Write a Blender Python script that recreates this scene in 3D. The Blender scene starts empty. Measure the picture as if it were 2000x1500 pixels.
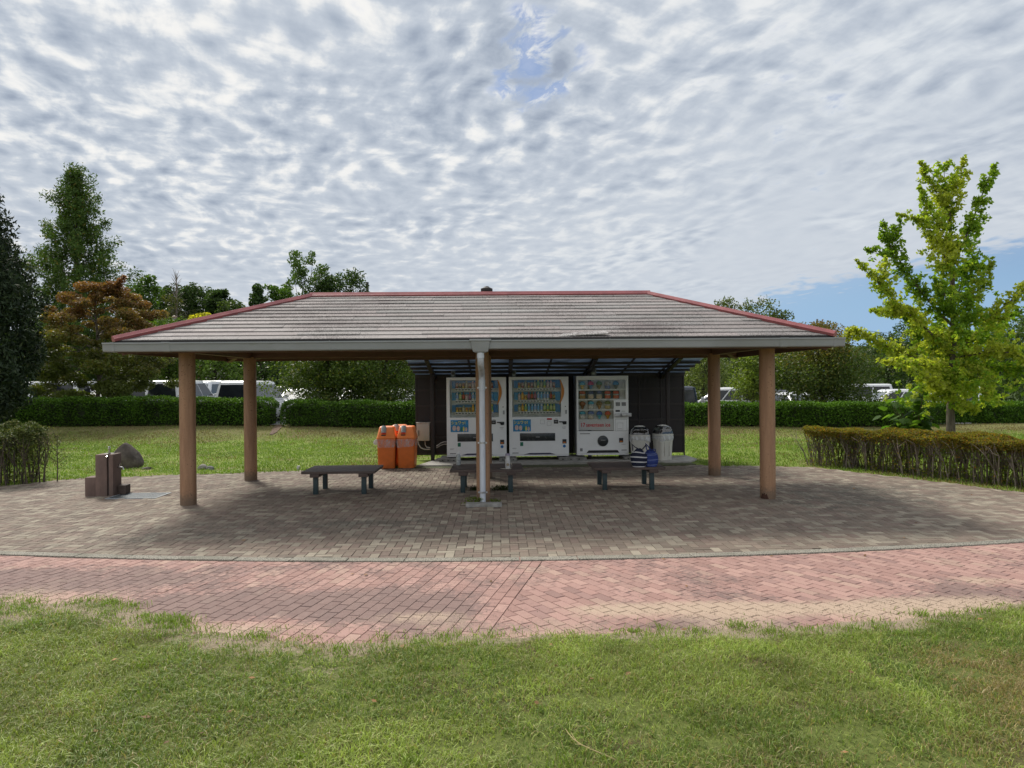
import bpy, bmesh, math, random
import numpy as np
from mathutils import Vector, Matrix
R = math.radians
SC = bpy.context.scene
COL = SC.collection

# ------------------------------------------------------------------ camera
CAM_H = 1.85
cam_d = bpy.data.cameras.new("camera"); cam = bpy.data.objects.new("camera", cam_d); COL.objects.link(cam)
cam_d.sensor_fit = 'HORIZONTAL'; cam_d.sensor_width = 36.0; cam_d.lens = 36.0 * 1387 / 2000
cam_d.clip_start = 0.05; cam_d.clip_end = 3000
YAW, PITCH, ROLL = R(1.0), R(-0.2), R(-0.48)
cam.location = (0, 0, CAM_H)
cam.matrix_world = (Matrix.Translation((0, 0, CAM_H)) @ Matrix.Rotation(-YAW, 4, 'Z') @
                    Matrix.Rotation(R(90) + PITCH, 4, 'X') @ Matrix.Rotation(ROLL, 4, 'Z'))
SC.camera = cam

# ------------------------------------------------------------------ light
SUN_EL, SUN_AZ = 46.0, -32.0          # azimuth measured from +Y towards +X
SC.view_settings.view_transform = 'Standard'; SC.view_settings.look = 'None'
SC.view_settings.exposure = 0.75; SC.view_settings.gamma = 1.0
sd = bpy.data.lights.new("sun", 'SUN'); sd.energy = 2.3; sd.angle = R(13); sd.color = (1.0, 0.95, 0.87)
so = bpy.data.objects.new("sun", sd); COL.objects.link(so)
SUN_DIR = Vector((math.sin(R(SUN_AZ)) * math.cos(R(SUN_EL)), math.cos(R(SUN_AZ)) * math.cos(R(SUN_EL)), math.sin(R(SUN_EL))))
so.rotation_euler = SUN_DIR.to_track_quat('Z', 'Y').to_euler()

# ------------------------------------------------------------------ node helpers
class NT:
    def __init__(s, tree): s.t = tree; s.n = tree.nodes; s.l = tree.links
    def node(s, typ, **kw):
        x = s.n.new(typ)
        for k, v in kw.items(): setattr(x, k, v)
        return x
    def put(s, sock, val):
        if hasattr(val, 'is_output') or isinstance(val, bpy.types.NodeSocket): s.l.new(val, sock)
        elif val is not None:
            if isinstance(val, (tuple, list)) and len(val) == 3 and sock.type == 'RGBA': val = (*val, 1)
            sock.default_value = val
    def math(s, op, a, b=None, c=None, clamp=False):
        x = s.node('ShaderNodeMath', operation=op); x.use_clamp = clamp
        s.put(x.inputs[0], a)
        if b is not None: s.put(x.inputs[1], b)
        if c is not None: s.put(x.inputs[2], c)
        return x.outputs[0]
    def vmath(s, op, a, b=None):
        x = s.node('ShaderNodeVectorMath', operation=op); s.put(x.inputs[0], a)
        if b is not None: s.put(x.inputs[1], b)
        return x.outputs['Value'] if op in ('DOT_PRODUCT', 'LENGTH', 'DISTANCE') else x.outputs[0]
    def mix(s, f, a, b, blend='MIX'):
        x = s.node('ShaderNodeMix', data_type='RGBA', blend_type=blend)
        s.put(x.inputs[0], f); s.put(x.inputs[6], a); s.put(x.inputs[7], b)
        return x.outputs[2]
    def noise(s, vec, scale, detail=3, rough=.55, dist=0.0, lac=2.0):
        x = s.node('ShaderNodeTexNoise'); s.put(x.inputs['Vector'], vec)
        x.inputs['Scale'].default_value = scale; x.inputs['Detail'].default_value = detail
        x.inputs['Roughness'].default_value = rough; x.inputs['Distortion'].default_value = dist
        x.inputs['Lacunarity'].default_value = lac
        return x.outputs[0]
    def maprange(s, v, a, b, c=0.0, d=1.0, smooth=True):
        x = s.node('ShaderNodeMapRange', interpolation_type='SMOOTHSTEP' if smooth else 'LINEAR')
        s.put(x.inputs[0], v)
        for i, q in enumerate((a, b, c, d)): x.inputs[1 + i].default_value = q
        return x.outputs[0]
    def ramp(s, f, stops):
        x = s.node('ShaderNodeValToRGB'); cr = x.color_ramp
        while len(cr.elements) < len(stops): cr.elements.new(0.5)
        for e, (p, c) in zip(cr.elements, stops): e.position = p; e.color = (*c, 1)
        s.put(x.inputs[0], f); return x.outputs[0]
    def comb(s, x_, y_, z_):
        x = s.node('ShaderNodeCombineXYZ'); s.put(x.inputs[0], x_); s.put(x.inputs[1], y_); s.put(x.inputs[2], z_); return x.outputs[0]

# ------------------------------------------------------------------ sky
W = bpy.data.worlds.new("World"); SC.world = W; W.use_nodes = True
nt = NT(W.node_tree); nt.n.clear()
tc = nt.node('ShaderNodeTexCoord').outputs['Generated']
sky = nt.node('ShaderNodeTexSky', sky_type='NISHITA'); sky.sun_disc = False
sky.sun_elevation = R(SUN_EL); sky.sun_rotation = R(SUN_AZ); sky.air_density = 1.0; sky.dust_density = 0.6; sky.ozone_density = 1.5
sep = nt.node('ShaderNodeSeparateXYZ'); nt.l.new(tc, sep.inputs[0])
zc = nt.math('MAXIMUM', sep.outputs[2], 0.0)
zl = nt.math('ADD', zc, 0.10)
px_ = nt.math('DIVIDE', sep.outputs[0], zl); py_ = nt.math('DIVIDE', sep.outputs[1], zl)
# the cloud deck: a dappled sheet overhead, cells a few degrees wide, rippled by the wind, thinning towards the sun
a_ = R(20)
u = nt.math('ADD', nt.math('MULTIPLY', px_, math.cos(a_)), nt.math('MULTIPLY', py_, math.sin(a_)))
v = nt.math('SUBTRACT', nt.math('MULTIPLY', py_, math.cos(a_)), nt.math('MULTIPLY', px_, math.sin(a_)))
sunp = nt.vmath('DOT_PRODUCT', tc, tuple(SUN_DIR))
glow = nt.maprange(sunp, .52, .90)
warp = nt.noise(nt.comb(u, v, 5.5), 2.2, 2, .5)
uw = nt.math('ADD', u, nt.math('MULTIPLY', warp, .20)); vw = nt.math('ADD', v, nt.math('MULTIPLY', warp, .14))
def vor(sc, seed, sm):
    x = nt.node('ShaderNodeTexVoronoi', feature='SMOOTH_F1'); nt.put(x.inputs['Vector'], nt.comb(uw, nt.math('MULTIPLY', vw, .62), seed)); x.inputs['Scale'].default_value = sc; x.inputs['Smoothness'].default_value = sm; x.inputs['Randomness'].default_value = .95
    return x.outputs['Distance']
c1 = nt.maprange(vor(12.5, 2.6, .8), .62, .08, smooth=False)                  # puffs: 1 at the middle of a puff
c2 = nt.noise(nt.comb(uw, nt.math('MULTIPLY', vw, .6), 3.7), 13.0, 5, .55, .08)
big = nt.noise(nt.comb(u, v, 9.1), .95, 3, .5)
rip = nt.noise(nt.comb(nt.math('MULTIPLY', uw, .5), vw, 2.3), 19.0, 3, .55, .2)
th = nt.math('ADD', nt.math('ADD', nt.math('MULTIPLY', c1, .21), nt.math('MULTIPLY', c2, .62)), nt.math('ADD', nt.math('MULTIPLY', big, .38), nt.math('MULTIPLY', rip, .24)))   # about .35 .. 1.05
def spot(d, r0, r1):       # 1 inside a cone about direction d
    d = Vector(d).normalized()
    return nt.maprange(nt.vmath('DOT_PRODUCT', tc, tuple(d)), math.cos(R(r1)), math.cos(R(r0)))
bear = nt.math('DIVIDE', sep.outputs[0], nt.math('MAXIMUM', sep.outputs[1], .05))
holes = nt.math('MULTIPLY', spot((.050, 1, .452), .4, 6.0), .30)
holes = nt.math('ADD', holes, nt.math('MULTIPLY', spot((.40, 1, .36), .5, 9), .11))
holes = nt.math('ADD', holes, nt.math('MULTIPLY', spot((-.30, 1, .38), .1, 1.8), .14))
holes = nt.math('MULTIPLY', holes, nt.maprange(nt.noise(nt.comb(u, nt.math('MULTIPLY', v, .6), 7.7), 11.0, 5, .62, .5), .36, .60, .25, 1.35))
low = nt.math('MULTIPLY', nt.maprange(bear, .26, .44), nt.maprange(nt.math('SUBTRACT', sep.outputs[2], nt.math('MULTIPLY', sep.outputs[0], .153)), .095, .02))
lowl = nt.math('MULTIPLY', nt.maprange(bear, -.58, -.75), nt.math('MULTIPLY', nt.maprange(sep.outputs[2], .26, .18), .10))
thc = nt.math('SUBTRACT', nt.math('SUBTRACT', th, holes), nt.math('ADD', nt.math('MULTIPLY', low, .8), lowl))
cover = nt.maprange(thc, .14, .50)
cover = nt.math('MAXIMUM', cover, nt.math('MULTIPLY', nt.math('SUBTRACT', 1.0, low, clamp=True), .30))
# thin cloud is white, thick cloud blue-grey; less contrast low down and away from the sun
flat = nt.math('ADD', nt.maprange(sep.outputs[2], .36, .06, 0, .48), nt.maprange(bear, -.2, .5, 0, .36))
tk = nt.maprange(th, .46, .93, smooth=False)
flat = nt.math('ADD', flat, nt.maprange(nt.noise(nt.comb(u, v, 12.7), 1.7, 2, .5), .35, .65, -.12, .30))
tk = nt.math('ADD', tk, nt.math('MULTIPLY', nt.math('SUBTRACT', .40, tk), nt.math('MINIMUM', flat, .9)))
shade = nt.ramp(tk, [(0, (.91, .94, .965)), (.25, (.76, .81, .865)), (.5, (.60, .66, .745)), (.75, (.46, .525, .625)), (1, (.35, .41, .515))])
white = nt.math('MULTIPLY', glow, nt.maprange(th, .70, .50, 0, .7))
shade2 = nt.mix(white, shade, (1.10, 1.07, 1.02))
shade3 = nt.mix(nt.maprange(sep.outputs[2], .16, .0, 0, .6), shade2, (.66, .73, .81))
# cloud round the sun and unseen cloud behind the camera brightened to lift the shade
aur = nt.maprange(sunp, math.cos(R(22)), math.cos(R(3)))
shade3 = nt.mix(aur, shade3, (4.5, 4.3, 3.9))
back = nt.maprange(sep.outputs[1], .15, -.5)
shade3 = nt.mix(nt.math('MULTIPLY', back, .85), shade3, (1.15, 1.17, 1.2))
skyb = nt.mix(1.0, sky.outputs[0], (.075, .088, .108), 'MULTIPLY')
skyb = nt.mix(nt.maprange(sep.outputs[2], .20, .02), skyb, (.36, .56, .82))
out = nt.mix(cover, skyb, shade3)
gnd = nt.maprange(sep.outputs[2], -.01, -.06)
out = nt.mix(gnd, out, (.10, .11, .08))
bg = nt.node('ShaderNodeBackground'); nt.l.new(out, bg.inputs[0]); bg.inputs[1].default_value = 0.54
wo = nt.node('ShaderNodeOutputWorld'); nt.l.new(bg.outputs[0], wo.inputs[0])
W.cycles.sampling_method = 'MANUAL'; W.cycles.sample_map_resolution = 512
SC.cycles.max_bounces = 6; SC.cycles.diffuse_bounces = 3; SC.cycles.glossy_bounces = 2; SC.cycles.transparent_max_bounces = 8
SC.cycles.use_denoising = True; SC.cycles.denoiser = 'OPENIMAGEDENOISE'; SC.cycles.denoising_input_passes = 'RGB_ALBEDO_NORMAL'; SC.cycles.denoising_prefilter = 'NONE'; SC.cycles.caustics_reflective = False; SC.cycles.caustics_refractive = False
SC.cycles.use_adaptive_sampling = True; SC.cycles.adaptive_threshold = .012

# ------------------------------------------------------------------ survey helpers: bearing + distance -> ground plan
_cy, _sy = math.cos(YAW), math.sin(YAW)
def plan(px, d):
    xc = (px - 1000) / 1387 * d
    return (xc * _cy + d * _sy, d * _cy - xc * _sy)
def level(px, py, d):
    return CAM_H + (745 - .0083 * (px - 1000) - py) * d / 1387

# ------------------------------------------------------------------ materials
MATS = {}
def _start(name):
    m = bpy.data.materials.new(name); m.use_nodes = True
    t = NT(m.node_tree); b = t.n['Principled BSDF']
    return m, t, b
def pm(name, base, rough=.6, metal=0.0, var=.18, scale=6, bump=0.0, bscale=60, spec=.4, coat=0.0, stretch=None, dirt=None):
    """painted / plain surface with uneven tone, optional bump and dirt"""
    if name in MATS: return MATS[name]
    m, t, b = _start(name)
    co = t.node('ShaderNodeTexCoord').outputs['Object']
    if stretch: co = t.vmath('MULTIPLY', co, stretch)
    n = t.noise(co, scale, 5, .6)
    lo = tuple(c * (1 - var) for c in base); hi = tuple(min(1, c * (1 + var)) for c in base)
    c = t.mix(t.maprange(n, .3, .7), lo, hi)
    if dirt:
        c = t.mix(t.maprange(t.noise(co, scale * .35, 4, .65), .52, .72), c, dirt)
    t.put(b.inputs['Base Color'], c)
    t.put(b.inputs['Roughness'], t.maprange(n, .2, .8, max(.03, rough - .08), min(1, rough + .08)))
    b.inputs['Metallic'].default_value = metal; b.inputs['Specular IOR Level'].default_value = spec
    b.inputs['Coat Weight'].default_value = coat
    if bump:
        bn = t.node('ShaderNodeBump'); bn.inputs['Strength'].default_value = bump; bn.inputs['Distance'].default_value = .01
        t.l.new(t.noise(co, bscale, 4, .6), bn.inputs['Height']); t.l.new(bn.outputs[0], b.inputs['Normal'])
    MATS[name] = m; return m
def leafm(name, rough=.5, trans=.35, spec=.35, tcol=(1.25, 1.35, .55)):
    """leaf: colour from the leaf's own attribute, some light passes through"""
    if name in MATS: return MATS[name]
    m, t, b = _start(name)
    a = t.node('ShaderNodeAttribute', attribute_name='Col').outputs['Color']
    t.put(b.inputs['Base Color'], a); b.inputs['Roughness'].default_value = rough; b.inputs['Specular IOR Level'].default_value = spec
    tr = t.node('ShaderNodeBsdfTranslucent'); t.put(tr.inputs[0], t.mix(1.0, a, tcol, 'MULTIPLY'))
    mx = t.node('ShaderNodeMixShader'); mx.inputs[0].default_value = trans
    t.l.new(b.outputs[0], mx.inputs[1]); t.l.new(tr.outputs[0], mx.inputs[2])
    t.l.new(mx.outputs[0], t.n['Material Output'].inputs[0])
    MATS[name] = m; return m
def glass_pane(name, tint=(.9, .95, .95), refl=.12):
    if name in MATS: return MATS[name]
    m, t, b = _start(name)
    tr = t.node('ShaderNodeBsdfTransparent'); tr.inputs[0].default_value = (*tint, 1)
    gl = t.node('ShaderNodeBsdfGlossy'); gl.inputs['Roughness'].default_value = .05
    fr = t.node('ShaderNodeFresnel'); fr.inputs[0].default_value = 1.45
    mx = t.node('ShaderNodeMixShader'); t.l.new(t.math('MULTIPLY', fr.outputs[0], refl / .04 * .5, clamp=True), mx.inputs[0])
    t.l.new(tr.outputs[0], mx.inputs[1]); t.l.new(gl.outputs[0], mx.inputs[2]); t.l.new(mx.outputs[0], t.n['Material Output'].inputs[0])
    MATS[name] = m; return m

# ------------------------------------------------------------------ mesh helpers
class MB:
    def __init__(s): s.v = []; s.f = []; s.m = []; s.col = []
    def add(s, vs, fs, m=0, col=None):
        o = len(s.v); s.v += [tuple(p) for p in vs]
        for f in fs: s.f.append(tuple(i + o for i in f)); s.m.append(m); s.col.append(col)
        return s
    def box(s, x0, x1, y0, y1, z0, z1, m=0, col=None):
        return s.add([(x0, y0, z0), (x1, y0, z0), (x1, y1, z0), (x0, y1, z0), (x0, y0, z1), (x1, y0, z1), (x1, y1, z1), (x0, y1, z1)],
                     [(0, 3, 2, 1), (4, 5, 6, 7), (0, 1, 5, 4), (1, 2, 6, 5), (2, 3, 7, 6), (3, 0, 4, 7)], m, col)
    def beam(s, a, b, w, h, m=0, up=(0, 0, 1)):
        a = Vector(a); b = Vector(b); d = (b - a).normalized(); u = Vector(up)
        r = d.cross(u).normalized(); u2 = r.cross(d).normalized()
        q = [(-1, -1), (1, -1), (1, 1), (-1, 1)]
        vs = [a + r * (w / 2 * i) + u2 * (h / 2 * j) for i, j in q] + [b + r * (w / 2 * i) + u2 * (h / 2 * j) for i, j in q]
        return s.add(vs, [(3, 2, 1, 0), (4, 5, 6, 7), (0, 1, 5, 4), (1, 2, 6, 5), (2, 3, 7, 6), (3, 0, 4, 7)], m)
    def tube(s, pts, rad, n=8, m=0, cap=True):
        pts = [Vector(p) for p in pts]
        if not hasattr(rad, '__len__'): rad = [rad] * len(pts)
        vs = []; ref = Vector((0.31, 0.2, 0.93)).normalized()
        for i, p in enumerate(pts):
            d = (pts[min(i + 1, len(pts) - 1)] - pts[max(i - 1, 0)]).normalized()
            r = d.cross(ref)
            if r.length < .05: r = d.cross(Vector((1, 0, 0)))
            r.normalize(); u = r.cross(d)
            for k in range(n):
                a = 2 * math.pi * k / n; vs.append(p + (r * math.cos(a) + u * math.sin(a)) * rad[i])
        fs = []
        for i in range(len(pts) - 1):
            for k in range(n):
                a, b = i * n + k, i * n + (k + 1) % n
                fs.append((a, b, b + n, a + n))
        if cap: fs += [tuple(range(n - 1, -1, -1)), tuple(range((len(pts) - 1) * n, len(pts) * n))]
        return s.add(vs, fs, m)
    def lathe(s, prof, c=(0, 0, 0), n=16, m=0, sx=1, sy=1, mats=None):
        vs = []
        for r, z in prof:
            for k in range(n):
                a = 2 * math.pi * k / n; vs.append((c[0] + r * sx * math.cos(a), c[1] + r * sy * math.sin(a), c[2] + z))
        for i in range(len(prof) - 1):
            o = len(s.v)
            ring = vs[i * n:(i + 2) * n]
            s.add(ring, [(k, (k + 1) % n, n + (k + 1) % n, n + k) for k in range(n)], mats[i] if mats else m)
        s.add(vs[:n], [tuple(range(n - 1, -1, -1))], mats[0] if mats else m)
        s.add(vs[-n:], [tuple(range(n))], mats[-1] if mats else m)
        return s
    def prism(s, poly, z0, z1, m=0, axis='z'):
        n = len(poly)
        def P(p, h):
            return (p[0], p[1], h) if axis == 'z' else ((p[0], h, p[1]) if axis == 'y' else (h, p[0], p[1]))
        vs = [P(p, z0) for p in poly] + [P(p, z1) for p in poly]
        fs = [tuple(range(n - 1, -1, -1)), tuple(range(n, 2 * n))] + [(i, (i + 1) % n, n + (i + 1) % n, n + i) for i in range(n)]
        return s.add(vs, fs, m)
    def loft(s, rings, m=0, cap=True, closed=True):
        n = len(rings[0]); vs = [p for r in rings for p in r]; fs = []
        for i in range(len(rings) - 1):
            for k in range(n if closed else n - 1):
                a, b = i * n + k, i * n + (k + 1) % n; fs.append((a, b, b + n, a + n))
        if cap: fs += [tuple(range(n - 1, -1, -1)), tuple(range((len(rings) - 1) * n, len(rings) * n))]
        return s.add(vs, fs, m)
    def build(s, name, mats, parent=None, bevel=0.0, smooth=False, seg=2, weld=False):
        if not isinstance(mats, (list, tuple)): mats = [mats]
        me = bpy.data.meshes.new(name); me.from_pydata(s.v, [], s.f); 
        me.polygons.foreach_set('material_index', s.m)
        if any(c is not None for c in s.col):
            a = me.attributes.new('Col', 'FLOAT_COLOR', 'FACE')
            a.data.foreach_set('color', np.array([(*(c or (1, 1, 1)), 1) for c in s.col], np.float32).ravel())
        bm = bmesh.new(); bm.from_mesh(me)
        if weld or smooth: bmesh.ops.remove_doubles(bm, verts=bm.verts, dist=1e-5)
        bmesh.ops.recalc_face_normals(bm, faces=bm.faces)
        if bevel:
            es = [e for e in bm.edges if len(e.link_faces) == 2 and e.calc_face_angle(0) > .5]
            bmesh.ops.bevel(bm, geom=es, offset=bevel, segments=seg, profile=.6, affect='EDGES', clamp_overlap=True)
        bm.to_mesh(me); bm.free()
        for q in mats: me.materials.append(q)
        o = bpy.data.objects.new(name, me); COL.objects.link(o)
        if parent: o.parent = parent
        if smooth:
            me.polygons.foreach_set('use_smooth', [True] * len(me.polygons))
            me.set_sharp_from_angle(angle=R(38))
        elif bevel:
            me.polygons.foreach_set('use_smooth', [True] * len(me.polygons)); me.set_sharp_from_angle(angle=R(32))
        return o
def np_mesh(name, verts, faces, mat, parent=None, col=None, pattr=None):
    """big triangle / quad soup straight from arrays"""
    verts = np.asarray(verts, np.float32); faces = np.asarray(faces, np.int32); k = faces.shape[1]
    me = bpy.data.meshes.new(name)
    me.vertices.add(len(verts)); me.vertices.foreach_set('co', verts.ravel())
    me.loops.add(faces.size); me.loops.foreach_set('vertex_index', faces.ravel())
    me.polygons.add(len(faces)); me.polygons.foreach_set('loop_start', np.arange(0, faces.size, k, dtype=np.int32))
    me.update(calc_edges=True)
    if col is not None:
        a = me.attributes.new('Col', 'FLOAT_COLOR', 'FACE')
        a.data.foreach_set('color', np.c_[col, np.ones(len(col))].astype(np.float32).ravel())
    for k_, v_ in (pattr or {}).items():
        a = me.attributes.new(k_, 'FLOAT', 'POINT'); a.data.foreach_set('value', np.asarray(v_, np.float32))
    me.polygons.foreach_set('use_smooth', [False] * len(me.polygons))
    me.materials.append(mat)
    o = bpy.data.objects.new(name, me); COL.objects.link(o)
    if parent: o.parent = parent
    return o
def tag(o, label=None, cat=None, group=None, kind=None):
    if label: o['label'] = label
    if cat: o['category'] = cat
    if group: o['group'] = group
    if kind: o['kind'] = kind
    return o
def thing(name, label, cat, loc=(0, 0, 0), rz=0.0, group=None):
    o = bpy.data.objects.new(name, None); COL.objects.link(o); o.location = loc; o.rotation_euler = (0, 0, rz)
    o.empty_display_size = .1
    return tag(o, label, cat, group)
def kids(o): return [c for c in bpy.data.objects if c.parent == o]
def dup(root, loc, rz=None, label=None):
    def cp(o, par):
        c = o.copy(); COL.objects.link(c)
        if par: c.parent = par
        for ch in kids(o): cp(ch, c)
        return c
    r = cp(root, None); r.location = loc
    if rz is not None: r.rotation_euler = (0, 0, rz)
    if label: r['label'] = label
    return r
def vnoise(x, y, seed=0, s=1.0):
    """smooth value noise on arrays, 0..1"""
    x = np.asarray(x, float) * s + seed * 17.3; y = np.asarray(y, float) * s + seed * 9.1
    xi = np.floor(x).astype(np.int64); yi = np.floor(y).astype(np.int64); fx = x - xi; fy = y - yi
    fx = fx * fx * (3 - 2 * fx); fy = fy * fy * (3 - 2 * fy)
    def h(a, b):
        n = (a * 374761393 + b * 668265263 + seed * 144269) & 0x7fffffff
        n = ((n ^ (n >> 13)) * 1274126177) & 0x7fffffff
        return ((n ^ (n >> 16)) & 0xffff) / 65535.0
    return (h(xi, yi) * (1 - fx) + h(xi + 1, yi) * fx) * (1 - fy) + (h(xi, yi + 1) * (1 - fx) + h(xi + 1, yi + 1) * fx) * fy
def sstep(a, b, x):
    t = np.clip((np.asarray(x, float) - a) / (b - a), 0, 1); return t * t * (3 - 2 * t)
rng = np.random.default_rng(7); random.seed(7)
# ------------------------------------------------------------------ ground shape
def gh(x, y):
    """ground height: flat lawn, then a bank up to the hedge, then the car park"""
    x = np.asarray(x, float); y = np.asarray(y, float)
    crest = np.interp(x, [-40, -14, 10, 30], [.44, .40, .17, .10])
    park = np.interp(x, [-40, -14, 10, 30], [.25, .22, -.25, -.35])
    far = np.interp(y, [60, 120, 220], [0, 1.5, 3.0])
    h = sstep(22.6, 25.6, y) * crest
    h = h + sstep(26.6, 28.2, y) * (park - crest) + far
    return h + (vnoise(x, y, 3, .35) - .5) * .07 * sstep(15.5, 18, y) * (1 - sstep(25.5, 27, y))
KC = (0.2, 37.3); KR = 30.0
def kerb_y(x): return KC[1] - np.sqrt(np.maximum(KR * KR - (np.asarray(x, float) - KC[0]) ** 2, 1))
UPX = [-22, -9.2, -8.58, -5.66, -3.2, 4.3, 6.6, 8.45, 9.6, 13]; UPY = [8.6, 13.2, 14.15, 14.8, 15.35, 15.3, 14.8, 11.25, 10.2, 7.6]
def paved_back(x): return np.interp(x, UPX, UPY)
def path_front(x):                      # edge between the front lawn and the brick path
    x = np.asarray(x, float)
    e = np.interp(x, [-12, -4.4, -3.4, -2.7, -2.2, -1.2, 0, 1.9, 3.2, 4.1, 8, 14], [6.6, 6.22, 6.1, 5.75, 5.32, 5.16, 5.16, 5.2, 5.38, 5.62, 6.3, 7.2])
    return e + (vnoise(x, x * 0, 5, 1.6) - .5) * .22 + (vnoise(x, x * 0, 8, 5.5) - .5) * .12

# ------------------------------------------------------------------ ground materials
def ground_mat():
    m, t, b = _start('turf_soil')
    pos = t.node('ShaderNodeNewGeometry').outputs['Position']
    n = t.noise(pos, 1.1, 5, .62); f = t.noise(pos, 16, 5, .7); ff = t.noise(pos, 60, 3, .7)
    g = t.mix(t.maprange(f, .3, .7), (.085, .13, .022), (.165, .23, .038))
    g = t.mix(t.maprange(ff, .42, .75), g, (.26, .29, .075))
    g = t.mix(t.math('MULTIPLY', t.maprange(n, .50, .68), .75), g, (.20, .165, .075))
    sepp = t.node('ShaderNodeSeparateXYZ'); t.l.new(pos, sepp.inputs[0])
    # worn dry slope below the hedge, and the asphalt of the car park further back
    dry = t.math('MULTIPLY', t.maprange(t.math('ADD', sepp.outputs[1], t.math('MULTIPLY', n, 3.0)), 24.2, 25.8), .7)
    g = t.mix(dry, g, t.mix(t.maprange(f, .3, .7), (.085, .068, .034), (.165, .13, .065)))
    asp = t.maprange(sepp.outputs[1], 27.4, 28.2); wood = t.maprange(sepp.outputs[1], 52, 56)
    g = t.mix(asp, g, t.mix(f, (.10, .10, .105), (.20, .20, .205)))
    g = t.mix(wood, g, (.04, .06, .018))
    t.put(b.inputs['Base Color'], g); b.inputs['Roughness'].default_value = .95; b.inputs['Specular IOR Level'].default_value = .1
    bn = t.node('ShaderNodeBump'); bn.inputs['Strength'].default_value = .5; bn.inputs['Distance'].default_value = .04
    t.l.new(f, bn.inputs['Height']); t.l.new(bn.outputs[0], b.inputs['Normal'])
    return m
def grid_mesh(name, xs, ys, zf, mat, pattr=None):
    X, Y = np.meshgrid(xs, ys); Z = zf(X, Y)
    nx, ny = len(xs), len(ys)
    i = np.arange(nx * ny).reshape(ny, nx)
    F = np.stack([i[:-1, :-1], i[:-1, 1:], i[1:, 1:], i[1:, :-1]], -1).reshape(-1, 4)
    o = np_mesh(name, np.c_[X.ravel(), Y.ravel(), Z.ravel()], F, mat, pattr={k: f(X, Y).ravel() for k, f in (pattr or {}).items()})
    o.data.polygons.foreach_set('use_smooth', [True] * len(o.data.polygons))
    return o
xs = np.r_[-1500, -400, -150, -80, np.arange(-40, 40.1, 1.0), 80, 150, 400, 1500]
ys = np.r_[-300, -60, -20, -5, 0, 5, 10, np.arange(14, 30, .5), 32, 36, 40, 50, 60, 80, 110, 150, 220, 500, 1600]
tag(grid_mesh('ground', xs, ys, lambda x, y: gh(x, y) - .022, ground_mat()), kind='structure')

# ------------------------------------------------------------------ front lawn sheet with sandy edge
def sand_amount(x, y):
    e = path_front(x); d = e - y
    s = sstep(.50, .0, d) * (.35 + .65 * vnoise(x, y, 11, 2.2))
    left = sstep(.3, -1.4, x) * sstep(1.15, .1, d) * (.22 + .85 * vnoise(x, y, 12, 2.3)) * (.62 + .45 * vnoise(x, y, 13, 7))
    return np.clip(np.maximum(s, left), 0, 1)
def lawn_mat():
    m, t, b = _start('front_lawn_soil')
    pos = t.node('ShaderNodeNewGeometry').outputs['Position']
    s = t.node('ShaderNodeAttribute', attribute_name='sand').outputs['Fac']
    f = t.noise(pos, 25, 5, .7); g2 = t.noise(pos, 160, 3, .7); n = t.noise(pos, 1.6, 4, .6)
    g = t.mix(t.maprange(f, .3, .7), (.075, .095, .024), (.14, .165, .045))
    g = t.mix(t.maprange(n, .5, .68), g, (.105, .085, .042))
    sd_ = t.mix(t.maprange(g2, .3, .72), (.15, .118, .08), (.42, .34, .25))
    g = t.mix(t.maprange(t.math('ADD', s, t.math('MULTIPLY', t.math('SUBTRACT', f, .5), .9)), .25, .6), g, sd_)
    t.put(b.inputs['Base Color'], g); b.inputs['Roughness'].default_value = .95; b.inputs['Specular IOR Level'].default_value = .1
    bn = t.node('ShaderNodeBump'); bn.inputs['Strength'].default_value = .6; bn.inputs['Distance'].default_value = .012
    t.l.new(g2, bn.inputs['Height']); t.l.new(bn.outputs[0], b.inputs['Normal'])
    return m
def lawn_z(x, y):
    d = path_front(x) - y
    return np.where(d > 0, .006 + .03 * sstep(0, .7, d) + (vnoise(x, y, 21, 3) - .5) * .025 * sstep(.1, .5, d), -.016 + 0 * d)
tag(grid_mesh('lawn', np.arange(-9, 9.01, .06), np.arange(-1.2, 7.6, .06), lawn_z, lawn_mat(), {'sand': sand_amount}), kind='structure')

# ------------------------------------------------------------------ brick paving (real bricks with open joints)
def bricks_mesh(name, rects, cols, mat, extra, bev=.004, drop=.006):
    """rects: (N,4,2) corners; each brick is a top face with a chamfered rim"""
    r = np.asarray(rects); N = len(r); c = r.mean(1, keepdims=True)
    d = r - c; ln = np.linalg.norm(d, axis=2, keepdims=True)
    inner = c + d * (1 - bev * 1.5 / ln)
    zt = (rng.random((N, 1)) - .5) * .003 + (rng.random((N, 4)) - .5) * .0015
    V = np.concatenate([np.dstack([r, np.full((N, 4), -drop)]), np.dstack([inner, zt])], 1).reshape(-1, 3)
    b = (np.arange(N) * 8)[:, None]
    F = np.concatenate([b + np.array([[4, 5, 6, 7]])] + [b + np.array([[k, (k + 1) % 4, 4 + (k + 1) % 4, 4 + k]]) for k in range(4)], 1).reshape(-1, 4)
    C = np.repeat(np.asarray(cols), 5, 0)
    x, y = V[:, 0], V[:, 1]
    return np_mesh(name, V, F, mat, col=C, pattr={k: f(x, y) for k, f in extra.items()})
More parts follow.
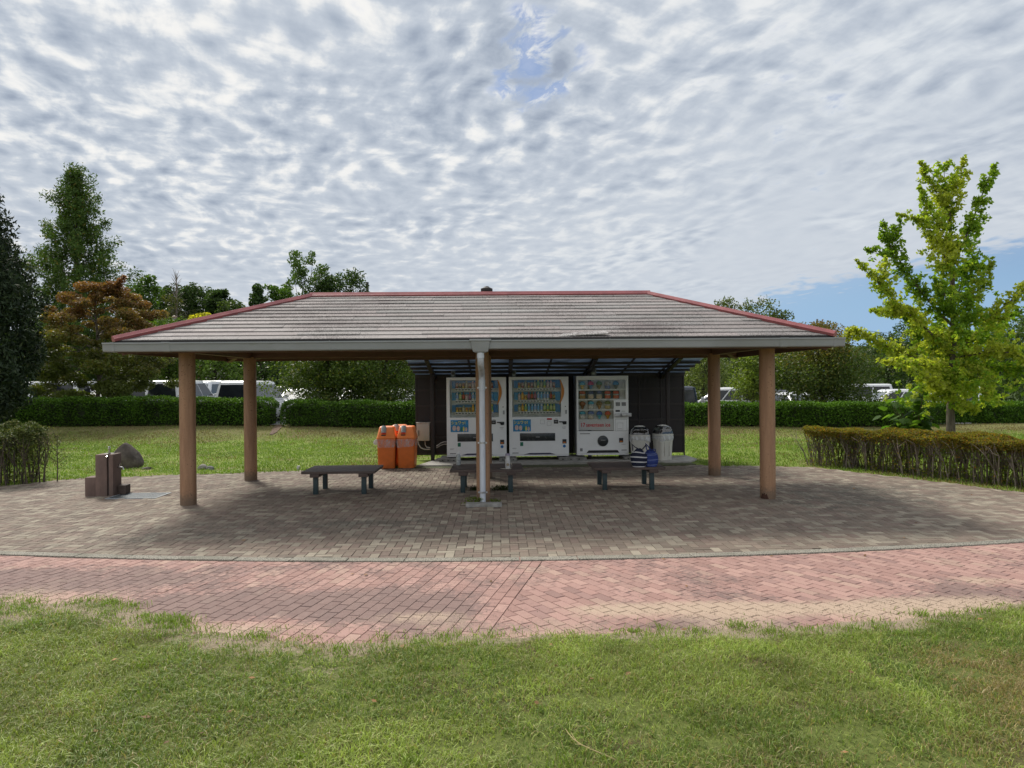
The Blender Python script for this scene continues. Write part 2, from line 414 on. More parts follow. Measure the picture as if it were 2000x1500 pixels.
def brick_mat(name, stain, spk):
    m, t, b = _start(name)
    a = t.node('ShaderNodeAttribute', attribute_name='Col').outputs['Color']
    pos = t.node('ShaderNodeNewGeometry').outputs['Position']
    dk = t.node('ShaderNodeAttribute', attribute_name='stain').outputs['Fac']
    sa = t.node('ShaderNodeAttribute', attribute_name='sand').outputs['Fac']
    g = t.noise(pos, 170, 3, .75); f = t.noise(pos, 22, 4, .65); l = t.noise(pos, 2.4, 5, .65)
    c = t.mix(1.0, a, t.mix(t.maprange(g, .25, .75), tuple([1 - spk] * 3), tuple([1 + spk] * 3)), 'MULTIPLY')
    k = t.maprange(t.math('ADD', dk, t.math('ADD', t.math('MULTIPLY', t.math('SUBTRACT', l, .5), .9), t.math('MULTIPLY', t.math('SUBTRACT', f, .5), .8))), .36, .60)
    c = t.mix(k, c, t.mix(.72, c, stain))
    sm = t.maprange(t.math('ADD', sa, t.math('ADD', t.math('MULTIPLY', t.math('SUBTRACT', f, .5), .55), t.math('MULTIPLY', t.math('SUBTRACT', g, .5), .5))), .30, .80)
    c = t.mix(t.math('MULTIPLY', sm, .92), c, t.mix(t.maprange(g, .3, .7), (.30, .215, .16), (.50, .39, .29)))
    t.put(b.inputs['Base Color'], c); t.put(b.inputs['Roughness'], t.maprange(f, .3, .7, .78, .95)); b.inputs['Specular IOR Level'].default_value = .25
    bn = t.node('ShaderNodeBump'); bn.inputs['Strength'].default_value = .35; bn.inputs['Distance'].default_value = .003
    t.l.new(g, bn.inputs['Height']); t.l.new(bn.outputs[0], b.inputs['Normal'])
    return m
# grey herringbone
w = .1; J = .0016
rects = []
ni, nj = 330, 90
I, Jg = np.meshgrid(np.arange(-185, 150), np.arange(66, 156)); k = (I - Jg) % 4
h0 = k == 0; v0 = k == 3
hx, hy = I[h0] * w, Jg[h0] * w; vx, vy = I[v0] * w, Jg[v0] * w
H = np.stack([np.c_[hx + J, hy + J], np.c_[hx + 2 * w - J, hy + J], np.c_[hx + 2 * w - J, hy + w - J], np.c_[hx + J, hy + w - J]], 1)
Vv = np.stack([np.c_[vx + J, vy + J], np.c_[vx + w - J, vy + J], np.c_[vx + w - J, vy + 2 * w - J], np.c_[vx + J, vy + 2 * w - J]], 1)
rr = np.concatenate([H, Vv]); cc = rr.mean(1)
ok = (cc[:, 1] > kerb_y(cc[:, 0]) + .13) & (cc[:, 1] < paved_back(cc[:, 0]) + (vnoise(cc[:, 0], cc[:, 1], 31, 1.3) - .5) * .25)
# the drain grate and the footing at the middle post are let into the paving
ok &= ~((abs(cc[:, 0] + 6.02) < .42) & (abs(cc[:, 1] - 11.93) < .30)) & ~((abs(cc[:, 0] + .25) < .30) & (abs(cc[:, 1] - 10.62) < .14))
rr = rr[ok]; cc = cc[ok]
pal = np.array([(.156, .124, .098), (.180, .143, .112), (.196, .153, .120), (.228, .196, .152), (.262, .228, .176), (.164, .121, .098), (.216, .183, .142)])
pi_ = rng.choice(len(pal), len(rr), p=[.20, .20, .19, .11, .09, .11, .10])
cols = pal[pi_] * (.88 + .24 * rng.random((len(rr), 1)))
def grey_stain(x, y):
    s = .13 + 0 * x
    for (cx, cy, rx, ry, a) in ((-2.2, 9.3, 2.6, .9, .26), (1.2, 9.4, 3.2, .7, .16), (6.0, 11.8, 2.2, 1.5, .32), (5.0, 10.4, 2.5, 1.0, .20), (-4.6, 8.6, 1.4, .7, .22), (-8.8, 12.8, 1.8, .8, .30),
                                (-1.0, 12.0, 2.0, 1.2, .06), (0.5, 15.0, 4.5, .45, .25), (4.6, 14.8, 1.2, .6, .22)):
        s = s + a * np.exp(-((x - cx) / rx) ** 2 - ((y - cy) / ry) ** 2)
    return s
tag(bricks_mesh('paving', rr, cols, brick_mat('grey_brick', (.085, .080, .066), .22),
                {'stain': grey_stain, 'sand': lambda x, y: .16 * np.exp(-((x + 3.6) / 2.2) ** 2 - ((y - 11.6) / 1.3) ** 2) - .12}), kind='structure')
# red path, running bond at a slant, mitred at the middle
def slant(ang, flip):
    ca, sa_ = math.cos(ang), math.sin(ang)
    I, Jg = np.meshgrid(np.arange(-90, 90), np.arange(-160, 160))
    x0 = (I * .2 + (Jg % 2) * .1 + .02 * np.sin(Jg * 2.1)).ravel(); y0 = (Jg * .1).ravel()
    q = np.stack([np.c_[x0 + J, y0 + J], np.c_[x0 + .2 - J, y0 + J], np.c_[x0 + .2 - J, y0 + .1 - J], np.c_[x0 + J, y0 + .1 - J]], 1)
    return np.stack([q[..., 0] * ca - q[..., 1] * sa_ + .26, q[..., 0] * sa_ + q[..., 1] * ca + 7.2], -1)
MA = R(76); MO = np.array((.36, 7.05)); mn = np.array((math.sin(MA), -math.cos(MA)))       # mitre line and its normal, pointing right
ql = slant(MA, 0) - np.array((.26, 7.2)) + MO; ql = ql[((ql - MO) @ mn).max(1) < .003]
RA = R(120); qr = slant(RA, 1); rd = -np.array((math.cos(RA), math.sin(RA))); sg = (qr - MO) @ mn
qr = qr[(sg.max(1) > .03)]; sg = (qr - MO) @ mn
qr = qr + np.where(sg < .002, (.002 - sg) / (rd @ mn), 0)[..., None] * rd                  # cut the bricks along the mitre
rr = np.concatenate([ql, qr]); cc = rr.mean(1)
ok = (cc[:, 1] < kerb_y(cc[:, 0]) + .09) & (cc[:, 1] > path_front(cc[:, 0]) - .75) & (abs(cc[:, 0]) < 13)
rr = rr[ok]; cc = cc[ok]
pal = np.array([(.335, .205, .175), (.31, .186, .158), (.355, .222, .187), (.275, .170, .148), (.36, .24, .195)])
cols = pal[rng.choice(5, len(rr), p=[.3, .27, .2, .13, .1])] * (.9 + .2 * rng.random((len(rr), 1)))
def red_stain(x, y):
    s = .23 + 0 * x
    for (cx, cy, rx, ry, a) in ((-2.0, 5.95, 1.0, .42, .62), (-1.0, 5.85, .42, .42, .45), (-.35, 5.9, .3, .3, .3), (-4.6, 6.7, 1.6, .5, .55), (-2.9, 7.0, .8, .3, .2), (1.2, 5.32, 1.6, .18, .42), (.45, 6.5, .5, .4, .12),
                                (3.2, 5.75, 1.2, .3, .35), (4.8, 6.0, .8, .3, .4), (2.6, 6.5, .9, .35, .16), (5.2, 7.0, 1.0, .5, .18)):
        s = s + a * np.exp(-((x - cx) / rx) ** 2 - ((y - cy) / ry) ** 2)
    return s + .42 * (vnoise(x, y, 45, .9) - .48)
def red_sand(x, y):
    d = y - path_front(x)
    s = .85 * np.exp(-(np.maximum(d, 0) / (.22 + .5 * vnoise(x, x * 0, 43, .8))) ** 2) * (.05 + 1.15 * vnoise(x, y, 41, 1.5))
    for (cx, cy, rx, ry, a) in ((-.62, 5.62, .55, .16, .62), (.85, 5.72, .45, .14, .62), (2.3, 5.68, .9, .16, .66), (4.35, 6.42, .40, .13, .66), (1.6, 5.85, .8, .12, .34), (-1.7, 5.40, .8, .12, .3), (5.1, 6.2, .7, .2, .42), (3.4, 5.9, .6, .12, .3)):
        s = s + a * np.exp(-((x - cx) / rx) ** 2 - ((y - cy) / ry) ** 2)
    return s
tag(bricks_mesh('brick_path', rr, cols, brick_mat('red_brick', (.145, .105, .095), .18), {'stain': red_stain, 'sand': red_sand}), kind='structure')
# bedding under both
bed = MB(); xs = np.arange(-16, 13.1, .5)
bed.add([(x, float(path_front(x)) - .7, -.009) for x in xs] + [(x, float(kerb_y(x)), -.009) for x in xs], [(i, i + 1, len(xs) + i + 1, len(xs) + i) for i in range(len(xs) - 1)])
bed.add([(x, float(kerb_y(x)) + .05, -.0088) for x in xs] + [(x, max(float(paved_back(x)), float(kerb_y(x)) + .06) + .05, -.0088) for x in xs], [(i, i + 1, len(xs) + i + 1, len(xs) + i) for i in range(len(xs) - 1)])
tag(bed.build('bedding_soil', pm('joint_soil', (.085, .066, .050), .95, var=.4, scale=20)), kind='structure')
# exposed aggregate kerb, in lengths of about 0.6 m
kb = MB()
a0 = math.radians(-33); step = .6 / KR
for i in range(56):
    t0, t1 = -.52 + i * step, -.52 + (i + 1) * step - .004 / KR * 2
    if (i * 7) % 5 == 0: t1 -= .003 / KR
    q = []
    for tt in (t0, (t0 + t1) / 2, t1):
        for rad in (KR, KR - .135): q.append((KC[0] + rad * math.sin(tt), KC[1] - rad * math.cos(tt)))
    z = .014 + random.uniform(-.003, .003)
    base = len(kb.v)
    vs = [(p[0], p[1], -.02) for p in q] + [(p[0], p[1], z) for p in q]
    kb.add(vs, [(6, 7, 9, 8), (8, 9, 11, 10), (0, 2, 8, 6), (2, 4, 10, 8), (1, 7, 9, 3), (3, 9, 11, 5), (0, 6, 7, 1), (4, 5, 11, 10)])
def aggregate():
    m, t, b = _start('exposed_aggregate')
    pos = t.node('ShaderNodeNewGeometry').outputs['Position']
    v_ = t.node('ShaderNodeTexVoronoi'); t.l.new(pos, v_.inputs[0]); v_.inputs['Scale'].default_value = 95
    n = t.noise(pos, 3, 4, .6)
    c = t.ramp(v_.outputs['Distance'], [(0, (.40, .37, .31)), (.45, (.27, .25, .205)), (.8, (.075, .07, .055))])
    c = t.mix(t.maprange(n, .45, .7), c, t.mix(.5, c, (.09, .09, .06)))
    t.put(b.inputs['Base Color'], c); b.inputs['Roughness'].default_value = .9
    bn = t.node('ShaderNodeBump'); bn.inputs['Strength'].default_value = .8; bn.inputs['Distance'].default_value = .006; bn.invert = True
    t.l.new(v_.outputs['Distance'], bn.inputs['Height']); t.l.new(bn.outputs[0], b.inputs['Normal'])
    return m
tag(kb.build('kerb', aggregate(), bevel=.004, seg=1), kind='structure')

# ------------------------------------------------------------------ grass
GRASS = leafm('grass_blade', .55, .30, .3, (1.15, 1.3, .5))
def blades(x, y, z, h, wd, lean, col):
    n = len(x); a = rng.random(n) * 2 * np.pi; ca, sa_ = np.cos(a), np.sin(a)
    la = rng.random(n) * 2 * np.pi; lx, ly = np.cos(la) * lean * h, np.sin(la) * lean * h
    p = np.c_[x, y, z]; s = np.c_[ca * wd / 2, sa_ * wd / 2, 0 * x]
    mid = p + np.c_[lx * .35, ly * .35, h * .6]; tip = p + np.c_[lx, ly, h * np.clip(1.05 - lean * .35, .25, 1)]
    V = np.stack([p - s, p + s, mid + s * .75, mid - s * .75, tip], 1).reshape(-1, 3)
    b = (np.arange(n) * 5)[:, None]
    F = np.stack([b + [0, 1, 2], b + [0, 2, 3], b + [3, 2, 4]], 1).reshape(-1, 3)
    return V, F, np.repeat(col, 3, 0)
def grass_cols(x, y, n):
    t = vnoise(x, y, 51, .9); t2 = vnoise(x, y, 52, 3.1)
    g1 = np.array((.205, .268, .058)); g2 = np.array((.325, .375, .108)); br = np.array((.32, .245, .12)); st = np.array((.46, .41, .23)); dk = np.array((.135, .195, .044))
    c = g1 + (g2 - g1) * rng.random((n, 1))
    c = c * (.62 + .76 * t2[:, None]) * (.72 + .56 * rng.random((n, 1)))
    c = np.where((vnoise(x, y, 55, .8) > .62)[:, None] & (rng.random((n, 1)) < .55), dk * (.8 + .5 * rng.random((n, 1))), c)
    dry = np.clip((t - .52) * 2.6, 0, .75) + .09
    c = np.where(rng.random((n, 1)) < dry[:, None], br * (.7 + .6 * rng.random((n, 1))), c)
    return np.where(rng.random((n, 1)) < .035, st, c)
def front_grass(N):
    x = rng.uniform(-7.2, 7.2, N); y = 1.2 + (6.5 - 1.2) * rng.random(N) ** .95
    d = path_front(x) - y; s = sand_amount(x, y); cl = vnoise(x, y, 61, 4.2) * .6 + vnoise(x, y, 62, 11) * .4
    keep = (d > -.02) & (rng.random(N) < np.clip(1.15 - 1.35 * s, .0, 1)) & ((cl > .36) | (rng.random(N) < .35)) & (np.abs(x) < 1.6 + y * .95)
    keep &= (s < .35) | (cl > .50) | (rng.random(N) < .22)
    x, y, cl, d = x[keep], y[keep], cl[keep], d[keep]; n = len(x)
    h = (.016 + .036 * rng.random(n)) * (.55 + 1.05 * cl) * np.where(rng.random(n) < .05, 1.6, 1)
    h *= np.interp(d, [0, .25, .5], [.75, .95, 1])
    return blades(x, y, lawn_z(x, y) - .004, h, .0034 + .0030 * rng.random(n), .35 + 1.1 * rng.random(n), grass_cols(x, y, n))
def clump_grass():                      # taller tufts along the worn edge
    Vs, Fs, Cs = [], [], []; o = 0
    pts = [(x, float(path_front(x)) - abs(rng.normal(0, .28)) + .08) for x in rng.uniform(-5.8, 6, 150)] + [(rng.uniform(-5, 5.5), rng.uniform(2.4, 5.0)) for _ in range(70)]
    for (cx, cy) in pts:
        n = int(rng.integers(25, 70)); r = rng.uniform(.03, .10)
        x = cx + rng.normal(0, r, n); y = cy + rng.normal(0, r * .8, n)
        col = np.array((.165, .245, .04)) * (.7 + .7 * rng.random((n, 1))) + np.array((.03, .02, .0)) * rng.random((n, 1))
        V, F, C = blades(x, y, np.maximum(lawn_z(x, y), -.002) - .003, rng.uniform(.025, .075) * (.5 + .7 * rng.random(n)), .0040 + .003 * rng.random(n), .3 + .9 * rng.random(n), col)
        Vs.append(V); Fs.append(F + o); Cs.append(C); o += len(V)
    return np.concatenate(Vs), np.concatenate(Fs), np.concatenate(Cs)
def back_grass(N):
    x = rng.uniform(-19, 19, N); y = rng.uniform(11, 25.8, N) 
    cl = vnoise(x, y, 71, 1.2)
    keep = (y > paved_back(x) + .02 - .15 * (cl > .6)) & (np.abs(x) < 3 + y * .82) & ((cl > .3) | (rng.random(N) < .5))
    keep &= ~((x > -2.1) & (x < 4.45) & (y > 15.2) & (y < 17.3)) & ~((y > 24.0 + .8 * cl) & (rng.random(N) < .75))
    x, y, cl = x[keep], y[keep], cl[keep]; n = len(x)
    edge = np.interp(y - paved_back(x), [0, .4, 1], [1.5, 1.1, 1])
    g1 = np.array((.140, .228, .034)); g2 = np.array((.205, .285, .045)); br = np.array((.21, .165, .08))
    c = (g1 + (g2 - g1) * rng.random((n, 1))) * (.75 + .45 * vnoise(x, y, 72, 2.2)[:, None])
    dry = .7 * np.clip((vnoise(x, y, 73, .38) * .6 + vnoise(x, y, 74, 1.3) * .4 - .5) * 3.2, 0, .75) + sstep(22.6, 24.4, y + 1.2 * vnoise(x, y, 75, .5)) * .48
    c = np.where(rng.random((n, 1)) < dry[:, None], br * (.6 + .7 * rng.random((n, 1))), c)
    return blades(x, y, gh(x, y) - .026, (.035 + .05 * rng.random(n)) * edge, .010 + .010 * rng.random(n), .3 + .9 * rng.random(n), c)
parts_ = [front_grass(640000), clump_grass(), back_grass(230000)]
o_ = 0; Vs, Fs, Cs = [], [], []
for V, F, C in parts_: Vs.append(V); Fs.append(F + o_); Cs.append(C); o_ += len(V)
tag(np_mesh('grass', np.concatenate(Vs), np.concatenate(Fs), GRASS, col=np.concatenate(Cs)), kind='stuff')
# loose grit on the worn edge
N = 26000
x = rng.uniform(-5.5, 6.2, N); y = path_front(x) + rng.normal(-.05, .33, N); 
keep = rng.random(N) < np.clip(np.maximum(sand_amount(x, y) * (y < path_front(x)), red_sand(x, y) * .9 * (y >= path_front(x))), 0, 1)
x, y = x[keep], y[keep]; n = len(x); s = .0022 + .0045 * rng.random(n) ** 2
z = np.where(y < path_front(x), lawn_z(x, y), .001)
base = np.array([(1, 0, 0), (-.5, .87, 0), (-.5, -.87, 0), (0, 0, 1.1)])
ang = rng.random(n) * 6.28; ca, sa_ = np.cos(ang), np.sin(ang)
V = np.stack([np.c_[x + s * (b[0] * ca - b[1] * sa_), y + s * (b[0] * sa_ + b[1] * ca), z + s * b[2]] for b in base], 1).reshape(-1, 3)
b = (np.arange(n) * 4)[:, None]
F = np.stack([b + [0, 1, 3], b + [1, 2, 3], b + [2, 0, 3]], 1).reshape(-1, 3)
gc = np.array((.40, .325, .235)) * (.55 + .8 * rng.random((n, 1)))
tag(np_mesh('gravel', V, F, leafm('grit', .9, 0.0, .2), col=np.repeat(gc, 3, 0)), kind='stuff')
# ================================================================== SHELTER
def post_paint():
    m, t, b = _start('brown_paint'); pos = t.node('ShaderNodeNewGeometry').outputs['Position']
    n = t.noise(t.vmath('MULTIPLY', pos, (4, 4, .5)), 3, 5, .65); f = t.noise(pos, 34, 4, .7); z = t.node('ShaderNodeSeparateXYZ'); t.l.new(pos, z.inputs[0])
    c = t.mix(t.maprange(n, .3, .7), (.245, .134, .074), (.345, .198, .112))
    c = t.mix(t.maprange(t.math('ADD', f, t.math('MULTIPLY', n, .4)), .80, .90), c, (.14, .075, .045))                       # chips and scuffs
    splash = t.maprange(t.math('SUBTRACT', z.outputs[2], t.math('MULTIPLY', f, .28)), .10, -.08)
    c = t.mix(t.math('MULTIPLY', splash, .75), c, (.10, .075, .052))                                                     # mud splashed at the foot
    t.put(b.inputs['Base Color'], c); t.put(b.inputs['Roughness'], t.maprange(f, .3, .7, .42, .62)); b.inputs['Specular IOR Level'].default_value = .4
    return m
BROWN = post_paint()
BEAMB = pm('dark_brown_beam', (.125, .064, .043), .6, var=.2, scale=4, stretch=(.6, 3, 3))
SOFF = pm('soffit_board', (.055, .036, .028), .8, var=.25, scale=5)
GUT = pm('grey_gutter', (.245, .26, .27), .42, var=.07, scale=2.5, stretch=(.5, 1, 1), dirt=(.20, .208, .21))
REDM = pm('faded_red_metal', (.30, .095, .098), .42, var=.14, scale=4, dirt=(.32, .13, .125))
REDD = pm('red_metal_edge', (.17, .035, .035), .5, var=.2, scale=4)
BLK = pm('black_drip', (.018, .016, .016), .7)
PIPEW = pm('white_pvc', (.47, .50, .55), .38, var=.10, scale=5, stretch=(4, 4, .5), dirt=(.36, .37, .385))
STEEL = pm('galvanised', (.42, .42, .42), .4, .8, var=.2, scale=20)
RUST = pm('rust', (.05, .022, .014), .9, var=.5, scale=40, bump=.5)
CONC = pm('concrete', (.30, .29, .265), .9, var=.22, scale=5, bump=.3, bscale=90, dirt=(.17, .165, .13))
CONCB = pm('concrete_block', (.235, .23, .215), .92, var=.25, scale=8, bump=.4, bscale=70, dirt=(.13, .128, .11))
SX = -.315; HW = 5.19; YF, YB = 10.27, 14.44; YM = (YF + YB) / 2; ZE = 2.47; ZR = 3.355; HR = 2.90
shelter = thing('picnic_shelter', 'open brown park shelter with a grey slate hip roof edged in red', 'shelter', (SX, YM, 0))
def L(x, y, z): return (x, y - YM, z)
YC0, YC1 = 10.99 - YM, 13.73 - YM
def column(x, y, r, top=2.36):
    b = MB(); b.lathe([(r, -.02), (r, .02), (r, top)], (x, y, 0), 28)
    return b.build('column', BROWN, shelter, smooth=True)
cA = column(-4.48, YC0, .118); cB = column(4.48, YC0, .118); column(-4.48, YC1, .118); column(4.48, YC1, .118)
column(.05, YC0, .105); column(.05, YC1, .105)
rb = MB(); na = 9
for k in range(na):
    a = -2.95 + 1.15 * k / (na - 1); h = (.0, .05, .085, .07, .095, .06, .08, .04, .0)[k]
    rb.v += [(4.48 + .1192 * math.cos(a), YC0 + .1192 * math.sin(a), -.01), (4.48 + .1192 * math.cos(a), YC0 + .1192 * math.sin(a), h + .004)]
for k in range(na - 1): rb.f.append((2 * k, 2 * k + 2, 2 * k + 3, 2 * k + 1)); rb.m.append(0); rb.col.append(None)
ro = rb.build('rust_patch', RUST, cB)
# beams
b = MB()
for y in (YC0, YC1): b.box(-4.9, 4.9, y - .055, y + .055, 2.335, 2.535)
b.build('long_beam', BEAMB, shelter, bevel=.006)
for x in (-4.48, 4.48, .05):
    b = MB(); b.box(x - .055, x + .055, YC0 - .5 if x != .05 else YC0, YC1 + .5 if x != .05 else YC1, 2.333, 2.532); b.build('cross_beam', BEAMB, shelter, bevel=.006)
def roof_z(x, y):                # x from centre, y from ridge
    return min(ZR - (abs(y)) / (YB - YM) * (ZR - ZE), ZR - max(0, abs(x) - HR) / (HW - HR) * (ZR - ZE))
for sx in (-1, 1):
    for sy in (-1, 1):
        b = MB(); b.beam((sx * (HW - .06), sy * (YB - YM - .06), ZE - .13), (sx * HR, 0, ZR - .15), .09, .14); b.build('hip_rafter', BEAMB, shelter, bevel=.004)
for i, x in enumerate(np.linspace(-4.2, 4.2, 13)):
    for sy in (-1, 1):
        b = MB(); y1 = 0 if abs(x) < HR else (abs(x) - HR) / (HW - HR) * (YB - YM)
        b.beam((x, sy * (YB - YM - .05), ZE - .075), (x, sy * (y1 + .03), ZR - y1 / (YB - YM) * (ZR - ZE) - .075), .05, .09); b.build('rafter', BEAMB, shelter)
# soffit board under the slates
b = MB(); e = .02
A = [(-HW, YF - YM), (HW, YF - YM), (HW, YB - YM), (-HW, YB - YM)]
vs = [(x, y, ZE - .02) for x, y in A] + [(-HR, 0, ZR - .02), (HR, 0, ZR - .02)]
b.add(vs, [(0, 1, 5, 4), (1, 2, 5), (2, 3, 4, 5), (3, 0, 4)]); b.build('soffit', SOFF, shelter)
# slates: overlapping courses, each slate a thin wedge
def slate_mat():
    m, t, b = _start('slate')
    a = t.node('ShaderNodeAttribute', attribute_name='Col').outputs['Color']
    co = t.node('ShaderNodeTexCoord').outputs['Object']
    n1 = t.noise(t.vmath('MULTIPLY', co, (9, 9, 16)), 2.2, 5, .72); n2 = t.noise(t.vmath('MULTIPLY', co, (26, 11, 20)), 2.4, 4, .72, .4); n3 = t.noise(t.vmath('MULTIPLY', co, (.55, 1.2, .9)), 1, 4, .6)
    c = t.mix(1.0, a, t.mix(t.maprange(n1, .3, .7), (.82, .82, .82), (1.12, 1.12, 1.12)), 'MULTIPLY')
    sp = t.maprange(t.math('ADD', n2, t.math('MULTIPLY', t.math('SUBTRACT', n3, .5), .8)), .49, .62)
    c = t.mix(t.math('MULTIPLY', sp, .85), c, (.075, .063, .062))
    c = t.mix(t.math('MULTIPLY', t.maprange(n3, .54, .72), .45), c, (.165, .135, .135))
    t.put(b.inputs['Base Color'], c); b.inputs['Roughness'].default_value = .82; b.inputs['Specular IOR Level'].default_value = .3
    bn = t.node('ShaderNodeBump'); bn.inputs['Strength'].default_value = .4; bn.inputs['Distance'].default_value = .008
    t.l.new(n2, bn.inputs['Height']); t.l.new(bn.outputs[0], b.inputs['Normal'])
    return m
SLATE = slate_mat()
NCO = 13
def slope(side):
    b = MB(); rr_ = random.Random(side)
    for i in range(NCO):
        t0, t1 = i / NCO, min(1, (i + 1.18) / NCO)
        # ends of the course along the eave direction
        def ext(t): return (HW - (HW - HR) * t) if side < 2 else (YB - YM) * (1 - t)
        def pos(s, t, h):
            z = ZE + (ZR - ZE) * t + h
            if side == 0: return (s, -(YB - YM) * (1 - t), z)
            if side == 1: return (-s, (YB - YM) * (1 - t), z)
            o = HW - (HW - HR) * t
            return (o, s, z) if side == 2 else (-o, -s, z)
        e0, e1 = ext(t0) - .015, max(ext(t1) - .015, .0)
        s = -e0; off = rr_.uniform(.3, .9)
        while s < e0 - .01:
            s1 = min(s + (off if s == -e0 else .91), e0)
            c0, c1 = max(-e1, min(e1, s)), max(-e1, min(e1, s1))
            g = .0015; k = rr_.uniform(.80, 1.10); w_ = rr_.uniform(-.012, .012)
            col = (.262 * k + w_, .238 * k, .230 * k)
            if s < 1.65 < s1 and i == 0 and side == 0: lift = .0
            else: lift = 0
            h = .024 + rr_.uniform(-.004, .004); d = .006
            q = [pos(s + g, t0, h), pos(s1 - g, t0, h), pos(c1 - (g if c1 > c0 else 0), t1, d), pos(c0 + (g if c1 > c0 else 0), t1, d)]
            lo = [pos(s + g, t0, .004), pos(s1 - g, t0, .004)]
            b.add(q + lo, [(0, 1, 2, 3), (4, 5, 1, 0), (0, 3, 4), (1, 5, 2)], 0, col)
            s = s1
    return b
roof = None
for sd_ in range(4):
    o = slope(sd_).build('slate_slope', SLATE, shelter)
# one slipped slate at the eave, right of the middle
b = MB(); zz = ZE + .048
b.add([(1.18, YF - YM + .02, zz - .012), (1.90, YF - YM - .01, zz + .022), (1.90, YF - YM + .13, zz + .075), (1.25, YF - YM + .10, zz + .03),
       (1.18, YF - YM + .02, zz - .022), (1.90, YF - YM - .01, zz + .006), (1.90, YF - YM + .13, zz + .055), (1.25, YF - YM + .10, zz + .015)],
      [(0, 1, 2, 3), (4, 7, 6, 5), (0, 4, 5, 1), (1, 5, 6, 2), (2, 6, 7, 3), (3, 7, 4, 0)], 0, (.40, .38, .37))
tag(b.build('loose_slate', SLATE, shelter), 'slipped slate lifting at the eave')
# red caps
def cap(a, c, wd, name, drop):
    a, c = Vector(a), Vector(c); d = (c - a).normalized(); r = d.cross(Vector((0, 0, 1))).normalized(); u = r.cross(d).normalized()
    b = MB(); prof = [(-wd, -drop - .03), (-wd, -drop + .008), (-wd * .9, -drop + .014), (-.025, .034), (.025, .034), (wd * .9, -drop + .014), (wd, -drop + .008), (wd, -drop - .03)]
    rings = [[p + r * x + u * z for x, z in prof] for p in (a, c)]
    n = len(prof)
    vs = rings[0] + rings[1]
    b.add(vs, [(i, i + 1, n + i + 1, n + i) for i in range(1, n - 2)], 0)
    b.add(vs, [(0, 1, n + 1, n), (n - 2, n - 1, 2 * n - 1, 2 * n - 2)], 1)
    b.add(vs, [tuple(range(n)), tuple(range(2 * n - 1, n - 1, -1))], 0)
    return b.build(name, [REDM, REDD], shelter, smooth=False)
cap((-HR - .05, 0, ZR + .028), (HR + .05, 0, ZR + .028), .08, 'ridge_cap', .030)
for sx in (-1, 1):
    for sy in (-1, 1):
        cap((sx * (HW + .02), sy * (YB - YM + .02), ZE + .045), (sx * HR, 0, ZR + .024), .072, 'hip_cap', .020)
# dark drip edge under the first course + gutters
b = MB()
for (x0, x1, y0, y1) in ((-HW, HW, YF - YM - .012, YF - YM + .012), (-HW, HW, YB - YM - .012, YB - YM + .012)): b.box(x0, x1, y0, y1, ZE - .055, ZE + .012)
for sx in (-1, 1): b.box(sx * HW - .012, sx * HW + .012, YF - YM + .013, YB - YM - .013, ZE - .055, ZE + .012)
b.build('drip_edge', BLK, shelter)
b = MB()
for (x0, x1, y0, y1) in ((-HW + .02, HW - .02, YF - YM + .03, YF - YM + .055), (-HW + .02, HW - .02, YB - YM - .055, YB - YM - .03)): b.box(x0, x1, y0, y1, ZE - .17, ZE - .03)
for sx in (-1, 1): b.box(sx * (HW - .04) - .012, sx * (HW - .04) + .012, YF - YM + .06, YB - YM - .06, ZE - .17, ZE - .03)
b.build('fascia', BEAMB, shelter)
GZ0, GZ1 = 2.318, 2.448
gprof = [(0.0, GZ1 - .01), (0, GZ0 + .01), (.012, GZ0), (.075, GZ0), (.088, GZ0 + .012), (.105, GZ1 - .022), (.118, GZ1 - .02), (.118, GZ1), (.108, GZ1), (.108, GZ1 - .012), (.096, GZ1 - .016), (.078, GZ0 + .02), (.012, GZ0 + .012), (.008, GZ1 - .01)]
def gutter_run(axis, sgn, half, off, nm='gutter', dd=0.0, dz=0.0):
    b = MB(); rings = []
    for s in (-half, half):
        ring = []
        for d, z in gprof:
            dd_ = off + (d if d < .02 else d + dd)
            z_ = z + (dz if z > (GZ0 + GZ1) / 2 else -dz)
            ring.append((s, sgn * dd_, z_) if axis == 'x' else (sgn * dd_, s, z_))
        rings.append(ring)
    b.loft(rings); return b
yo = YB - YM + .005; xo = HW + .005
g = gutter_run('x', -1, HW + .12, yo).build('gutter', GUT, shelter)
def collar(x, wd):           # a joint sleeve round the front gutter
    b = gutter_run('x', -1, wd / 2, yo, dd=.004, dz=.004)
    b.v = [(v[0] + x, v[1], v[2]) for v in b.v]; return b.build('gutter_joint', GUT, g)
for x in (-4.42, -5.17, 4.42, 5.17, 1.9, -2.1): collar(x, .115 if abs(x) > 4 and abs(x) < 5 else .05 if abs(x) > 5 else .02)
gutter_run('x', 1, HW + .12, yo).build('gutter', GUT, shelter)
for s in (-1, 1): gutter_run('y', s, YB - YM - .004, xo).build('gutter', GUT, shelter)
